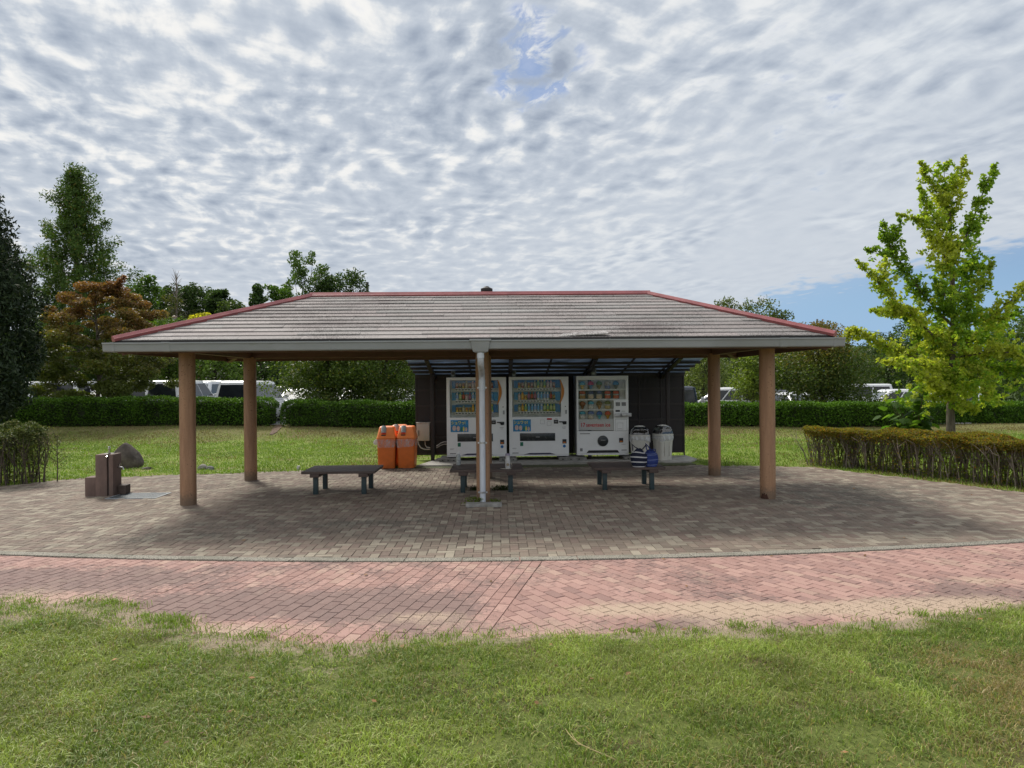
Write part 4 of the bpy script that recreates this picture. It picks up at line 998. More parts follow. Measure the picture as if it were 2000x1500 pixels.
def liner(par, hx_, hy_, ztop, drop, mat, r=.05, name='bin_liner', seed=0):
    rr_ = random.Random(seed); b = MB(); r0 = rrect(hx_ + .006, hy_ + .006, ztop, r); r1 = []
    for i, p in enumerate(r0):
        k = .55 + .45 * math.sin(i * .9 + seed); r1.append((p[0] * (1.015 + .015 * rr_.random()), p[1] * (1.015 + .015 * rr_.random()), ztop - drop * (k * .5 + .5) - .02 * rr_.random()))
    mid = [((a[0] + c[0]) / 2 * (1.012 + .01 * rr_.random()), (a[1] + c[1]) / 2 * (1.012 + .01 * rr_.random()), (a[2] + c[2]) / 2) for a, c in zip(r0, r1)]
    b.loft([r0, mid, r1], cap=False); return b.build(name, mat, par, smooth=True)
def orange_bin(loc, rz, label, seed):
    t = thing('orange_bin', label, 'recycling bin', loc, rz, 'orange recycling bins')
    b = MB(); b.loft([rrect(.175, .19, 0), rrect(.18, .195, .02), rrect(.197, .212, .60), rrect(.203, .218, .605), rrect(.203, .218, .64)]); b.build('body', ORB, t, smooth=True)
    b = MB(); hh = [(.205, .22, .642, 0), (.207, .222, .66, 0), (.192, .205, .70, .01), (.158, .16, .875, .04), (.145, .14, .893, .045), (.12, .11, .90, .045)]
    b.loft([rrect(a, c, z, .045, 4, 0, cy) for a, c, z, cy in hh]); b.build('hood', ORH, t, smooth=True)
    # chute tube leaning on the hood front
    ch = MB(); d = Vector((0, -.36, -1)).normalized()
    p0 = Vector((-.055, -.105, .905)); pts = [p0, p0 + d * .02, p0 + d * .155]
    ch.tube(pts, [.045, .056, .056], 16); tube_ = ch.build('chute', pm('chute_grey', (.36, .38, .38), .45, var=.08), t, smooth=True)
    b = MB(); b.tube([p0 + d * .15, p0 + d * .185], [.05, .046], 14); b.build('flap', pm('flap_red', (.70, .05, .02), .4), tube_, smooth=True)
    b = MB(); q = p0 + d * .21; b.box(q.x - .05, q.x + .05, q.y - .018, q.y + .03, .655, .725); b.build('slot_plate', pm('slot_black', (.025, .025, .027), .5), t, bevel=.006)
    liner(t, .199, .214, .628, .17, FILM, seed=seed)
    return t
orange_bin((-2.46, 15.52, 0), R(2), 'orange recycling bin nearest the lawn, at the left of the group of three', 1)
orange_bin((-2.03, 15.56, 0), R(-2), 'orange recycling bin beside the shed wall, at the right of the group of three', 2)
orange_bin((-2.26, 16.02, 0), R(1), 'orange recycling bin behind the other two, showing only between them', 3)
b = MB(); b.lathe([(.0, -.07), (.04, -.05), (.055, 0), (.04, .05), (.0, .07)], (0, 0, 0), 8, sy=.7)
o = b.build('liner_knot', FILM2, kids_first := [q for q in bpy.data.objects if q.name == 'orange_bin'][0], smooth=True); o.location = (-.235, -.05, .56); o.rotation_euler = (0, R(35), 0)
GRB = pm('grey_bin_plastic', (.56, .55, .50), .5, var=.06, scale=3, dirt=(.43, .425, .39)); CLR = glass_pane('clear_hood', (.75, .76, .76), .22); BGD = pm('bin_contents', (.09, .08, .075), .6, var=.8, scale=16)
def grey_bin(loc, rz, label, hx_, hy_, h, seed):
    t = thing('grey_bin', label, 'waste bin', loc, rz, 'grey dome-topped waste bins')
    zb = h - .24
    b = MB(); b.loft([rrect(hx_ * .82, hy_ * .82, 0, .05), rrect(hx_ * .84, hy_ * .84, .015, .05), rrect(hx_, hy_, zb, .06)]); bd = b.build('body', GRB, t, smooth=True)
    b = MB()
    for sx_ in (-.35, .35): b.box(sx_ * hx_ - .008, sx_ * hx_ + .008, -hy_ * .985 - .004, -hy_ * .9, .1, zb - .15)
    b.build('rib', GRB, bd)
    b = MB(); b.loft([rrect(hx_ + .006, hy_ + .006, zb + .002, .06), rrect(hx_ + .008, hy_ + .008, zb + .03, .06), rrect(hx_ * .96, hy_ * .96, zb + .04, .06)]); b.build('collar', GRB, t, smooth=True)
    b = MB(); rings = []
    for k in range(8):
        a = k / 7 * R(86); rings.append(rrect(hx_ * .97 * math.cos(a) ** .75 + .004, hy_ * .97 * math.cos(a) ** .75 + .004, zb + .041 + .20 * math.sin(a), min(.06, hx_ * .5 * math.cos(a) + .002)))
    b.loft(rings[:6], 0, False); b.loft(rings[5:], 1); hd = b.build('dome_lid', [CLR, GRB], t, smooth=True)
    b = MB(); b.loft([rrect(hx_ * .88, hy_ * .88, zb + .04, .05), rrect(hx_ * .75, hy_ * .75, zb + .09, .05), rrect(hx_ * .35, hy_ * .35, zb + .125, .04)]); b.build('rubbish', BGD, t)
    b = MB(); b.prism([(.03 + .062 * math.cos(a), zb + .125 + .06 * math.sin(a)) for a in np.linspace(0, 2 * math.pi, 18, endpoint=False)], -hy_ * .86, -hy_ * .80, 0, 'y'); b.build('opening', pm('opening_dark', (.055, .05, .04), .7), hd)
    liner(t, hx_, hy_, zb + .002, .13, FILM2, .06, seed=seed)
    return t
grey_bin((3.215, 16.30, .032), R(-4), 'grey waste bin with a clear dome lid, standing next to the ice cream machine', .215, .19, .78, 5)
grey_bin((3.73, 16.22, .032), R(24), 'grey waste bin turned slightly, standing at the right end of the slab', .185, .175, .80, 9)

# ================================================================== BENCHES
PLK = pm('bench_plank', (.072, .050, .043), .62, var=.35, scale=5, stretch=(.4, 4, 4), bump=.25, bscale=30, dirt=(.085, .062, .055)); LEG = pm('bench_leg_green', (.022, .040, .044), .45, var=.15, scale=6)
def bench(x, y, label):
    t = thing('bench', label, 'bench', (x, y, 0), 0, 'backless benches under the shelter')
    n = 8; dw = .91 / n
    b = MB()
    for i in range(n):
        w0 = -.455 + i * dw; zj = random.uniform(-.001, .001)
        b.box(-.605 + random.uniform(-.004, .004), .605 + random.uniform(-.004, .004), w0 + .004, w0 + dw - .004, .352 + zj, .392 + zj)
    b.build('seat', PLK, t, bevel=.004)
    for sx_ in (-.40, .40):
        b = MB(); b.box(sx_ - .085 + .02, sx_ + .085, -.44, .44, .295, .350); b.build('bearer', PLK, t, bevel=.004)
        for yy in (-.30, .34):
            b = MB(); b.box(sx_ - .038, sx_ + .038, yy - .038, yy + .038, -.02, .294); b.build('leg', LEG, t, bevel=.004)
    return t
bench(-2.675, 12.18, 'empty dark wooden bench in front of the orange bins')
bench(-.23, 12.20, 'dark wooden bench behind the middle post, with two drinks left on it')
bench(2.17, 12.32, 'dark wooden bench in front of the ice cream machine, with two striped bags on it')
# drinks on the middle bench
t = thing('bottle', 'pale plastic bottle on the back edge of the middle bench', 'bottle', (-.735, 12.47, .392))
b = MB(); b.lathe([(.036, 0), (.042, .01), (.042, .14), (.036, .165), (.02, .19), (.018, .2)], n=14); b.build('body', pm('pale_bottle', (.36, .38, .38), .25, var=.25, scale=30), t, smooth=True)
b = MB(); b.lathe([(.0195, .2), (.021, .202), (.021, .222), (.018, .226)], n=12); b.build('cap', VW, t, smooth=True)
t = thing('drink_flask', 'white flask with a looped strap on the front edge of the middle bench', 'flask', (.125, 11.86, .392))
b = MB(); b.lathe([(.038, 0), (.042, .008), (.042, .15), (.040, .16), (.036, .185), (.038, .20), (.038, .222)], n=16); b.build('body', pm('flask_white', (.50, .50, .50), .3, var=.15, scale=20), t, smooth=True)
b = MB(); b.lathe([(.039, .2225), (.041, .225), (.041, .248), (.036, .256)], n=14); b.build('cap', pm('flask_lilac', (.32, .28, .38), .4), t, smooth=True)
b = MB(); b.tube([(.04, 0, .10), (.062, -.01, .09), (.07, -.012, .05), (.055, -.02, .008), (0, -.05, .006), (-.06, -.03, .006), (-.11, -.02, .008), (-.125, -.03, .014)], .006, 6); b.build('strap', pm('strap_pale', (.40, .37, .31), .6), t, smooth=True)
b = MB(); b.prism([(.024 * math.cos(a), .075 + .024 * math.sin(a)) for a in np.linspace(0, 2 * math.pi, 14, endpoint=False)], -.0435, -.0405, 0, 'y'); b.build('emblem', pm('emblem_tan', (.28, .22, .15), .5), t)
# striped bags
def striped_bag(loc, rz, label, wx, wy, h, bands, mats, seed, handles):
    t = thing('striped_bag', label, 'bag', loc, rz); rr_ = random.Random(seed); b = MB(); n = 20
    def ring(f):
        z = f * h; bul = (.80 + .32 * math.sin(math.pi * min(1, f * .9 + .08))) * (1 - .55 * max(0, f - .72) / .28)
        return [(wx * bul * (abs(math.cos(a)) ** .8 * math.copysign(1, math.cos(a))) * (1 + .05 * math.sin(5 * a + seed + f * 4)), wy * bul * math.sin(a) * (1 + .06 * math.sin(4 * a + seed * 2 + f * 5)), z - .012 * math.cos(2 * a + seed) * f) for a in np.linspace(0, 2 * math.pi, n, endpoint=False)]
    fs = [0]
    for q, _ in bands: fs += [q]
    full = []
    for i in range(len(bands)):
        f0, f1, mi = fs[i], fs[i + 1], bands[i][1]; k = max(1, int((f1 - f0) / .06))
        for j in range(k): full.append((f0 + (f1 - f0) * j / k, f0 + (f1 - f0) * (j + 1) / k, mi))
    for f0, f1, mi in full:
        a_, c_ = ring(f0), ring(f1); b.add(a_ + c_, [(k, (k + 1) % n, n + (k + 1) % n, n + k) for k in range(n)], mi)
    b.add(ring(0), [tuple(range(n - 1, -1, -1))], bands[0][1]); b.add([(p[0], p[1], p[2]) for p in ring(1)], [tuple(range(n))], bands[-1][1])
    b.build('pouch', mats, t, smooth=True)
    for hpts in handles:
        b = MB(); b.tube(hpts, .009, 6); b.build('handle', mats[0], t, smooth=True)
    return t
NV = pm('navy_cloth', (.008, .011, .030), .85, var=.2, scale=20, bump=.3, bscale=120); NW = pm('white_cloth', (.48, .48, .50), .85, var=.08); NB = pm('blue_cloth', (.018, .035, .16), .8, var=.2, scale=20); NL = pm('pale_blue_cloth', (.17, .21, .36), .8)
striped_bag((2.345, 11.98, .392), R(-8), 'navy tote bag with broad white stripes slumped on the right bench', .125, .10, .30, [(.05, 1), (.25, 0), (.32, 1), (.52, 0), (.59, 1), (.78, 0), (.84, 1), (1.0, 0)], [NV, NW], 1,
            [[(-.10, -.02, .27), (-.10, -.02, .33), (-.12, -.02, .385), (-.06, -.02, .33), (0, -.03, .30)], [(.05, .03, .28), (.09, .02, .32), (.125, .0, .375), (.13, 0, .33)]])
striped_bag((2.555, 12.02, .392), R(10), 'blue bag with thin pale stripes beside the navy tote on the right bench', .115, .10, .275, [(.10, 2), (.13, 1), (.32, 0), (.42, 2), (.45, 1), (.50, 2), (.72, 0), (.745, 1), (.80, 2), (.82, 1), (1.0, 0)], [NB, NL, pm('mid_blue_cloth', (.03, .05, .20), .8)], 4,
            [[(-.06, 0, .26), (-.09, -.02, .33), (-.10, -.02, .39), (-.05, -.02, .34), (.0, -.02, .27)], [(.0, -.05, .25), (.02, -.07, .30), (.06, -.06, .29), (.07, -.04, .24)]])

# ================================================================== DRINKING FOUNTAIN, GRATE, ROCKS
STONE = pm('fountain_stone', (.155, .105, .088), .85, var=.22, scale=5, bump=.35, bscale=50, stretch=(1, 1, .5), dirt=(.105, .08, .066)); STD = pm('darker_stone', (.045, .032, .028), .6, var=.3)
ft = thing('drinking_fountain', 'brown stone drinking fountain with a step block and chrome taps', 'fountain', (-6.585, 12.08, 0), R(5))
b = MB(); b.box(-.155, .025, -.16, .16, -.02, .69); b.box(.055, .125, -.16, .16, -.02, .69); b.box(.025, .055, -.12, .16, -.02, .68); pl_ = b.build('pillar', STONE, ft, bevel=.008)
b = MB(); b.box(.028, .052, -.128, -.1205, .0, .67); b.build('groove', STD, pl_)  # darker strip down the back of the groove
b = MB(); b.lathe([(.085, .691), (.09, .693), (.075, .70), (.05, .695)], (0, 0, 0), 18); b.build('basin_rim', STD, ft, smooth=True)
CHR = pm('chrome', (.55, .55, .55), .18, 1.0, var=.1)
b = MB(); b.tube([(.0, .0, .69), (.0, .0, .76)], .018, 10); b.lathe([(.012, .76), (.026, .765), (.026, .785), (.014, .79), (.014, .80), (.022, .803), (.018, .815)], (0, 0, 0), 10); b.build('bubbler', CHR, ft, smooth=True)
b = MB(); b.tube([(.04, -.165, .665), (.04, -.20, .65)], .012, 8); b.build('push_button', CHR, ft, smooth=True)
b = MB(); b.tube([(.125, .0, .46), (.195, .0, .46), (.215, 0, .445), (.222, 0, .415)], .012, 8); b.tube([(.165, 0, .46), (.165, 0, .505)], .009, 8); b.tube([(.135, 0, .508), (.195, 0, .508)], .009, 8); b.build('side_tap', CHR, ft, smooth=True)
b = MB(); b.box(-.345, -.160, -.11, .13, -.02, .31); b.build('step_block', STONE, ft, bevel=.008)
b = MB(); b.box(.130, .265, -.02, .17, -.02, .155); b.build('low_block', pm('dark_stone', (.075, .055, .045), .85, var=.25, scale=6), ft, bevel=.008)
gr = thing('drain_grate', 'square grey drain grate let into the paving beside the fountain', 'drain grate', (-6.02, 11.93, 0))
GRM = pm('grate_grey', (.10, .115, .125), .55, .3, var=.25, scale=10); GRF = pm('grate_frame', (.27, .29, .30), .6, var=.15)
b = MB(); b.box(-.41, .41, -.285, -.262, -.02, .006); b.box(-.41, .41, .262, .285, -.02, .006); b.box(-.41, -.387, -.261, .261, -.02, .006); b.box(.387, .41, -.261, .261, -.02, .006); b.build('frame', GRF, gr)
b = MB()
for i in range(26): b.box(-.385 + i * .0296, -.385 + i * .0296 + .017, -.26, .26, -.018, .003)
b.build('grille', GRM, gr); b = MB(); b.box(-.386, .386, -.2605, .2605, -.03, -.019); b.build('sump', VK, gr)
ROCK = pm('rock', (.082, .066, .055), .9, var=.45, scale=5, bump=.9, bscale=14, dirt=(.17, .145, .12))
def rock(loc, rx, ry, h, seed, label, group=None, mat=None, lob=None):
    bm = bmesh.new(); bmesh.ops.create_icosphere(bm, subdivisions=4, radius=1); rr_ = random.Random(seed)
    offs = [Vector((rr_.uniform(-1, 1), rr_.uniform(-1, 1), rr_.uniform(-1, 1))).normalized() for _ in range(12)]; ds = [rr_.uniform(.66, .92) for _ in offs]
    for v in bm.verts:
        p = v.co.copy()
        for n_, d_ in zip(offs, ds):
            k = p.dot(n_)
            if k > d_: p -= n_ * (k - d_) * .85
        p = Vector((p.x * rx, p.y * ry, (p.z + .62) / 1.55 * h))
        if lob: p.z *= lob(p.x / rx)
        v.co = p
    me = bpy.data.meshes.new('rock'); bm.to_mesh(me); bm.free(); me.materials.append(mat or ROCK); me.polygons.foreach_set('use_smooth', [True] * len(me.polygons)); me.set_sharp_from_angle(angle=R(28))
    o = bpy.data.objects.new('rock', me); COL.objects.link(o); o.location = loc
    return tag(o, label, 'rock', group)
x, y = plan(249, 16.1); rock((x, y, float(gh(x, y)) - .05), .33, .28, .58, 3, 'large dark boulder on the lawn behind the drinking fountain', lob=lambda u_: 1.0 if u_ < .0 else 1 - .42 * min(1, u_ * 1.2) ** 1.5)
PALE = pm('pale_rock', (.27, .255, .22), .9, var=.3, scale=9, bump=.5, bscale=30)
x, y = plan(395, 15.6); rock((x, y, -.05), .12, .10, .14, 5, 'low pale stone in the grass just right of the front left column', 'low stones in the lawn edge', PALE)
x, y = plan(409, 15.5); rock((x, y, -.05), .09, .08, .11, 6, 'low greyer stone touching the pale one in the grass', 'low stones in the lawn edge', pm('grey_rock', (.17, .17, .16), .9, var=.3, scale=9))
x, y = plan(286, 15.7); rock((x, y, -.045), .13, .08, .08, 8, 'flat dark stone in the grass just right of the boulder')
x, y = plan(581.5, 15.2); b = MB(); b.lathe([(.0, .0), (.033, .004), (.036, .02), (.036, .07), (.03, .085), (0, .09)], n=12)
o = b.build('paper_cup', pm('paper_white', (.6, .6, .58), .7), None, smooth=True); o.location = (x, y, -.002); tag(o, 'small crushed white cup on the paving edge by the left bench', 'cup')
# crumbs of litter near the bins, dry stalk in the front grass
t = thing('grass_stalk', 'long dry straw-coloured seed stalk lying in the front grass', 'stalk', (.365, 3.47, .0))
t.scale = (.55, .55, .8); t.rotation_euler = (0, 0, R(12))
STK = pm('straw', (.50, .40, .19), .7, var=.15, scale=20)
b = MB(); b.tube([(.30, -.30, .055), (.20, -.22, .075), (.10, -.13, .088), (.02, -.05, .10), (-.03, .02, .115), (-.055, .09, .13), (-.06, .16, .135)], [.0035, .0045, .0045, .004, .0035, .0028, .0015], 6); b.build('stem', STK, t, smooth=True)
b = MB(); b.tube([(.0, -.03, .10), (-.02, .05, .12), (-.02, .12, .125)], [.003, .002, .001], 5); b.build('side_blade', STK, t, smooth=True)
b = MB(); b.tube([(.02, -.05, .10), (-.03, -.03, .10)], [.003, .001], 5); b.build('side_blade', STK, t, smooth=True)
# ================================================================== VEGETATION
BARK = pm('bark', (.105, .085, .068), .95, var=.4, scale=9, bump=.8, bscale=40, stretch=(3, 3, .6), dirt=(.16, .15, .12))
BARKD = pm('dark_bark', (.05, .040, .032), .95, var=.4, scale=9, bump=.6, bscale=40, stretch=(3, 3, .6))
TWIG = pm('grey_twig', (.20, .165, .135), .9, var=.4, scale=14); TWIGD = pm('brown_twig', (.10, .078, .06), .9, var=.4, scale=14)
LEAF = leafm('leaf', .5, .38, .35); LEAFD = leafm('leaf_dense', .6, .22, .15, (1.15, 1.25, .5)); LEAFY = leafm('leaf_thin', .55, .60, .2, (1.2, 1.25, .45)); CONF = leafm('conifer_spray', .6, .30, .2)
def leaf_soup(C, col, ln, wd, up=0.0, droop=0.0, fan=False, jit=.25):
    """C (N,3) centres -> rhombic (or fan shaped) leaves"""
    n = len(C); t = rng.normal(size=(n, 3)); t[:, 2] = t[:, 2] * .8 - droop; t /= np.linalg.norm(t, axis=1, keepdims=True)
    m = rng.normal(size=(n, 3)); m[:, 2] += up; b = np.cross(t, m); b /= np.linalg.norm(b, axis=1, keepdims=True) + 1e-9
    s = (1 - jit + 2 * jit * rng.random((n, 1))); l = t * ln * s / 2; w_ = b * wd * s / 2
    if fan: V = np.stack([C - l, C + l * .7 + w_, C + l * 1.0, C + l * .7 - w_], 1)
    else: V = np.stack([C - l, C + w_ + l * .1, C + l, C - w_ + l * .1], 1)
    F = np.arange(n * 4).reshape(n, 4)
    return V.reshape(-1, 3), F, np.clip(col, .003, 1)
FOL = np.array((1.38, 1.42, 1.25))
def palette(n, a, b, extra=None, p=0.0, var=.22):
    a, b = np.array(a) * FOL, np.array(b) * FOL; c = a + (b - a) * rng.random((n, 1)); c = c * (1 - var + 2 * var * rng.random((n, 1)))
    if extra is not None: c = np.where(rng.random((n, 1)) < p, np.array(extra) * FOL * (.8 + .4 * rng.random((n, 1))), c)
    return c
def clump_leaves(clumps, per, flat=1.0, shell=.45):
    cl = np.asarray(clumps); i = np.repeat(np.arange(len(cl)), np.maximum(3, (per * (cl[:, 3] / cl[:, 3].mean()) ** 2).astype(int)))
    d = rng.normal(size=(len(i), 3)); d /= np.linalg.norm(d, axis=1, keepdims=True); r = rng.random((len(i), 1)) ** shell
    return cl[i, :3] + d * r * cl[i, 3:4] * np.array([1, 1, flat]), i
def trunk_mesh(name, par, h, r0, r1, limbs, mat=BARK, lean=(0, 0), n=9, wob=.06):
    b = MB(); k = 7; rr_ = random.Random(int(h * 100)); pts = []
    for i in range(k):
        f = i / (k - 1); pts.append((lean[0] * f + rr_.uniform(-wob, wob) * (0 < i), lean[1] * f + rr_.uniform(-wob, wob) * (0 < i), -.06 + (h + .06) * f))
    b.tube(pts, [r0 * 1.35] + [r0 + (r1 - r0) * i / (k - 1) for i in range(1, k)], n)
    def at_h(z):
        f = max(0, min(.999, (z + .06) / (h + .06))) * (k - 1); i = int(f); return Vector(pts[i]).lerp(Vector(pts[min(i + 1, k - 1)]), f - i)
    for (z, tip, rad) in limbs:
        a = at_h(z); c = Vector(tip); mid = a.lerp(c, .5) + Vector((rr_.uniform(-.1, .1), rr_.uniform(-.1, .1), .12 * (c - a).length * rr_.uniform(-.3, 1)))
        b.tube([a, a.lerp(mid, .5) + Vector((0, 0, .02)), mid, c], [rad, rad * .8, rad * .6, rad * .2], 5)
    return b.build(name, mat, par, smooth=True)
def broadleaf(name, label, px, d, top, width, base_z=None, cz0=.28, c1=(.03, .07, .012), c2=(.07, .13, .02), extra=None, ep=0.0, n_cl=60, per=150, leaf=(.11, .07), prof=None, mat=None, group=None, cat='tree', flat=.75, trunk=.09, seed=0, depth=None, clr=(.10, .2), zjit=.1, bark=None, grad=None, gz=None):
    """a tree standing at bearing px, distance d; its crown is many leaf clumps set inside an uneven envelope"""
    rr_ = random.Random(seed + int(px * 7 + d)); x, y = plan(px, d); z0 = float(gh(x, y)) if gz is None else gz
    H = top - z0; t = thing(name, label, cat, (x, y, z0 - .02), 0, group)
    prof = prof or [(0, .55), (.25, .95), (.5, 1.0), (.75, .75), (1, .18)]
    fx, fy = [p[0] for p in prof], [p[1] for p in prof]; cl = []
    for i in range(n_cl):
        f = (i + rr_.random()) / n_cl; f = f ** .85; a = i * 2.39996 + rr_.uniform(-.5, .5); rad = float(np.interp(f, fx, fy)) * width / 2 * (.82 + .36 * rr_.random())
        q = rr_.random() ** .55; cr = (clr[0] + clr[1] * rr_.random()) * width * (.55 + .45 * float(np.interp(f, fx, fy)))
        rad = max(0, rad - cr * .35) * q; z = H * (cz0 + (1 - cz0) * f) - cr * .5 + rr_.uniform(-zjit, zjit) * H * .3
        cl.append((rad * math.cos(a), rad * math.sin(a) * (depth or 1), min(z, H - cr * flat), cr))
    C, i = clump_leaves(cl, per, flat); n = len(C)
    tone = (.80 + .4 * np.array([rr_.random() for _ in cl]))[i][:, None]
    col = palette(n, c1, c2, extra, ep) * tone
    if grad: 
        f = np.clip((C[:, 2:3] / H - grad[0]) / (grad[1] - grad[0]), 0, 1) + rng.normal(0, .16, (n, 1)) + (np.array([rr_.uniform(-.25, .25) for _ in cl])[i])[:, None]
        f = np.clip(f, 0, 1); col = col * (1 - f) + palette(n, grad[2], grad[3]) * tone * f
    V, F, K = leaf_soup(C, col, leaf[0], leaf[1], .4)
    np_mesh('crown', V, F, mat or LEAF, t, K)
    lim = [(max(.12 * H, z * .55), (cx, cy, z), trunk * .38) for k, (cx, cy, z, cr) in enumerate(cl) if k % 3 == 0][:26]
    trunk_mesh('trunk', t, H * .82, trunk, trunk * .25, lim, bark or BARKD)
    return t

# ------------------------------------------------------------------ clipped hedge along the bank
def hedge(name, label, pts, wid, ztop, dens, c1, c2, leaf=(.055, .034), group=None, extra=None, ep=0, rnd=.22, mat=None):
    """pts: plan polyline of the hedge's middle; ztop: height per point"""
    P = np.array(pts, float); seg = np.linalg.norm(np.diff(P, axis=0), axis=1); S = np.r_[0, np.cumsum(seg)]; Ltot = S[-1]
    t = thing(name, label, 'hedge', (P[0, 0], P[0, 1], 0), 0, group); org = np.array([P[0, 0], P[0, 1], 0])
    def at(s): return np.c_[np.interp(s, S, P[:, 0]), np.interp(s, S, P[:, 1])]
    def tang(s): d = at(np.minimum(s + .05, Ltot)) - at(np.maximum(s - .05, 0)); return d / np.linalg.norm(d, axis=1, keepdims=True)
    # section: parameter round the rounded box, from front foot over the top to the back foot
    n = int(dens * Ltot); s = rng.random(n) * Ltot; k = rng.random(n); hz = np.interp(s, S, ztop)
    xy = at(s); g = gh(xy[:, 0], xy[:, 1]); Hh = hz - g
    per = Hh * 2 + wid; u = k * per * np.where(rng.random(n) < .72, .62, 1)
    off = np.where(u < Hh, -wid / 2, np.where(u < Hh + wid, u - Hh - wid / 2, wid / 2)); z = np.where(u < Hh, u, np.where(u < Hh + wid, Hh, Hh - (u - Hh - wid)))
    # round the shoulders and the ends
    cx = np.clip(np.abs(off) - (wid / 2 - rnd), 0, None); cz = np.clip(z - (Hh - rnd), 0, None); q = np.hypot(cx, cz); k2 = np.where(q > rnd, rnd / np.maximum(q, 1e-6), 1)
    off = np.sign(off) * (np.minimum(np.abs(off), wid / 2 - rnd) + cx * k2); z = np.minimum(z, Hh - rnd) + cz * k2
    e = np.minimum(s, Ltot - s); er = .45; ef = np.sqrt(np.clip(1 - (1 - np.clip(e / er, 0, 1)) ** 2, 0, 1)); off *= .35 + .65 * ef; z = np.where(z > Hh * .45, Hh * .45 + (z - Hh * .45) * (.45 + .55 * ef), z)
    nrm = .085 * (vnoise(s, z, 81, 2.2) - .5) * 2 + rng.normal(0, .026, n) + np.where((rng.random(n) < .05) & (z > .6), .10 * rng.random(n), 0) - .05 * rng.random(n) ** 2
    tg = tang(s); nx = np.c_[tg[:, 1], -tg[:, 0]]
    sc = 1 - nrm / (wid / 2)
    pos = np.c_[xy - nx * (off * (1 + nrm * 3.0))[:, None] * -1 * -1, g + z * (1 + nrm * .8) + rng.normal(0, .012, n)]
    pos[:, :2] = xy + nx * (-off * (1 + nrm * 2.2))[:, None]
    low = np.clip(z / Hh, 0, 1)
    col = palette(n, c1, c2, extra, ep) * (.75 + .5 * vnoise(s, z, 82, 3.3)[:, None])
    new = (z > Hh * .86)[:, None] & (rng.random((n, 1)) < .5); col = .82 * np.where(new, col * np.array((1.5, 1.4, 1.15)), col)  # upper leaves paler: daylight on the hedge top put into their colour
    keep = (rng.random(n) < np.interp(low, [0, .12, .3], [.25, .7, 1])); 
    V, F, K = leaf_soup(pos[keep] - org, col[keep], leaf[0], leaf[1], .6)
    np_mesh('foliage', V, F, mat or LEAFD, t, K)
    # solid dark core added inside in place of stems
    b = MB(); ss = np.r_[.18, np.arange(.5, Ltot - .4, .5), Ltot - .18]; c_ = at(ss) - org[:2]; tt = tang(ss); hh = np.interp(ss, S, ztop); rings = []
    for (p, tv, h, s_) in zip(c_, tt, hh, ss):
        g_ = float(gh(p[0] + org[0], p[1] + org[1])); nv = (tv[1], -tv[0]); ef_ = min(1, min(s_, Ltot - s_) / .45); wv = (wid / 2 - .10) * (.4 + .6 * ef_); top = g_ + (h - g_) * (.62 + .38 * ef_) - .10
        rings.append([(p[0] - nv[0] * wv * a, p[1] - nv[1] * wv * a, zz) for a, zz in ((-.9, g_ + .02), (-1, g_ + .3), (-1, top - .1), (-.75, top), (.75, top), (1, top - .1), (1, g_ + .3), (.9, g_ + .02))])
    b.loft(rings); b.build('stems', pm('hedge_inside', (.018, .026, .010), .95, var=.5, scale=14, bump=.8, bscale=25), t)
    return t
def hp(px, d): return plan(px, d)
HG = 'clipped hedges along the car park bank'
hedge('clipped_hedge', 'long clipped hedge from under the dark evergreen to the gap with the trodden path', [hp(-420, 25.6), hp(-100, 25.7), hp(60, 25.8), hp(300, 25.9), hp(543, 26.0)], 1.25, [1.28, 1.34, 1.37, 1.35, 1.27], 3000, (.030, .072, .008), (.070, .135, .016), group=HG, leaf=(.07, .045))
hedge('clipped_hedge', 'clipped hedge from the gap with the trodden path to behind the shed', [hp(556, 26.0), hp(700, 25.6), hp(860, 25.5), hp(1100, 25.6), hp(1250, 25.7)], 1.25, [1.22, 1.16, 1.10, 1.08, 1.06], 3000, (.026, .062, .008), (.060, .115, .015), group=HG, leaf=(.07, .045))
hedge('clipped_hedge', 'clipped hedge running from the right end of the shed to behind the ginkgo tree', [hp(1256, 25.8), hp(1400, 25.9), hp(1600, 26.0), hp(1750, 26.2), hp(1930, 27.4), hp(2120, 29.5)], 1.15, [1.02, .99, .96, .93, .86, .80], 3000, (.034, .080, .008), (.080, .155, .017), group=HG, leaf=(.07, .045))
# worn earth path through the hedge gap
EARTH = pm('bare_earth', (.11, .07, .045), .95, var=.3, scale=6, bump=.5, bscale=30)
b = MB(); qs = [(549, 27.0, .10), (548, 26, .12), (544, 25.4, .14), (539, 24.8, .13), (533, 24.2, .11), (528, 23.8, .04)]; vs = []
for px, d, hw in qs:
    x, y = plan(px, d)
    for s_ in (-1, 0, 1): vs.append((x + s_ * hw * random.uniform(.8, 1.2), y, float(gh(x, y)) + (.012 if s_ == 0 else -.004)))
b.add(vs, [(i * 3 + k, i * 3 + k + 1, i * 3 + k + 4, i * 3 + k + 3) for i in range(len(qs) - 1) for k in range(2)])
tag(b.build('worn_path', EARTH, None), kind='structure')

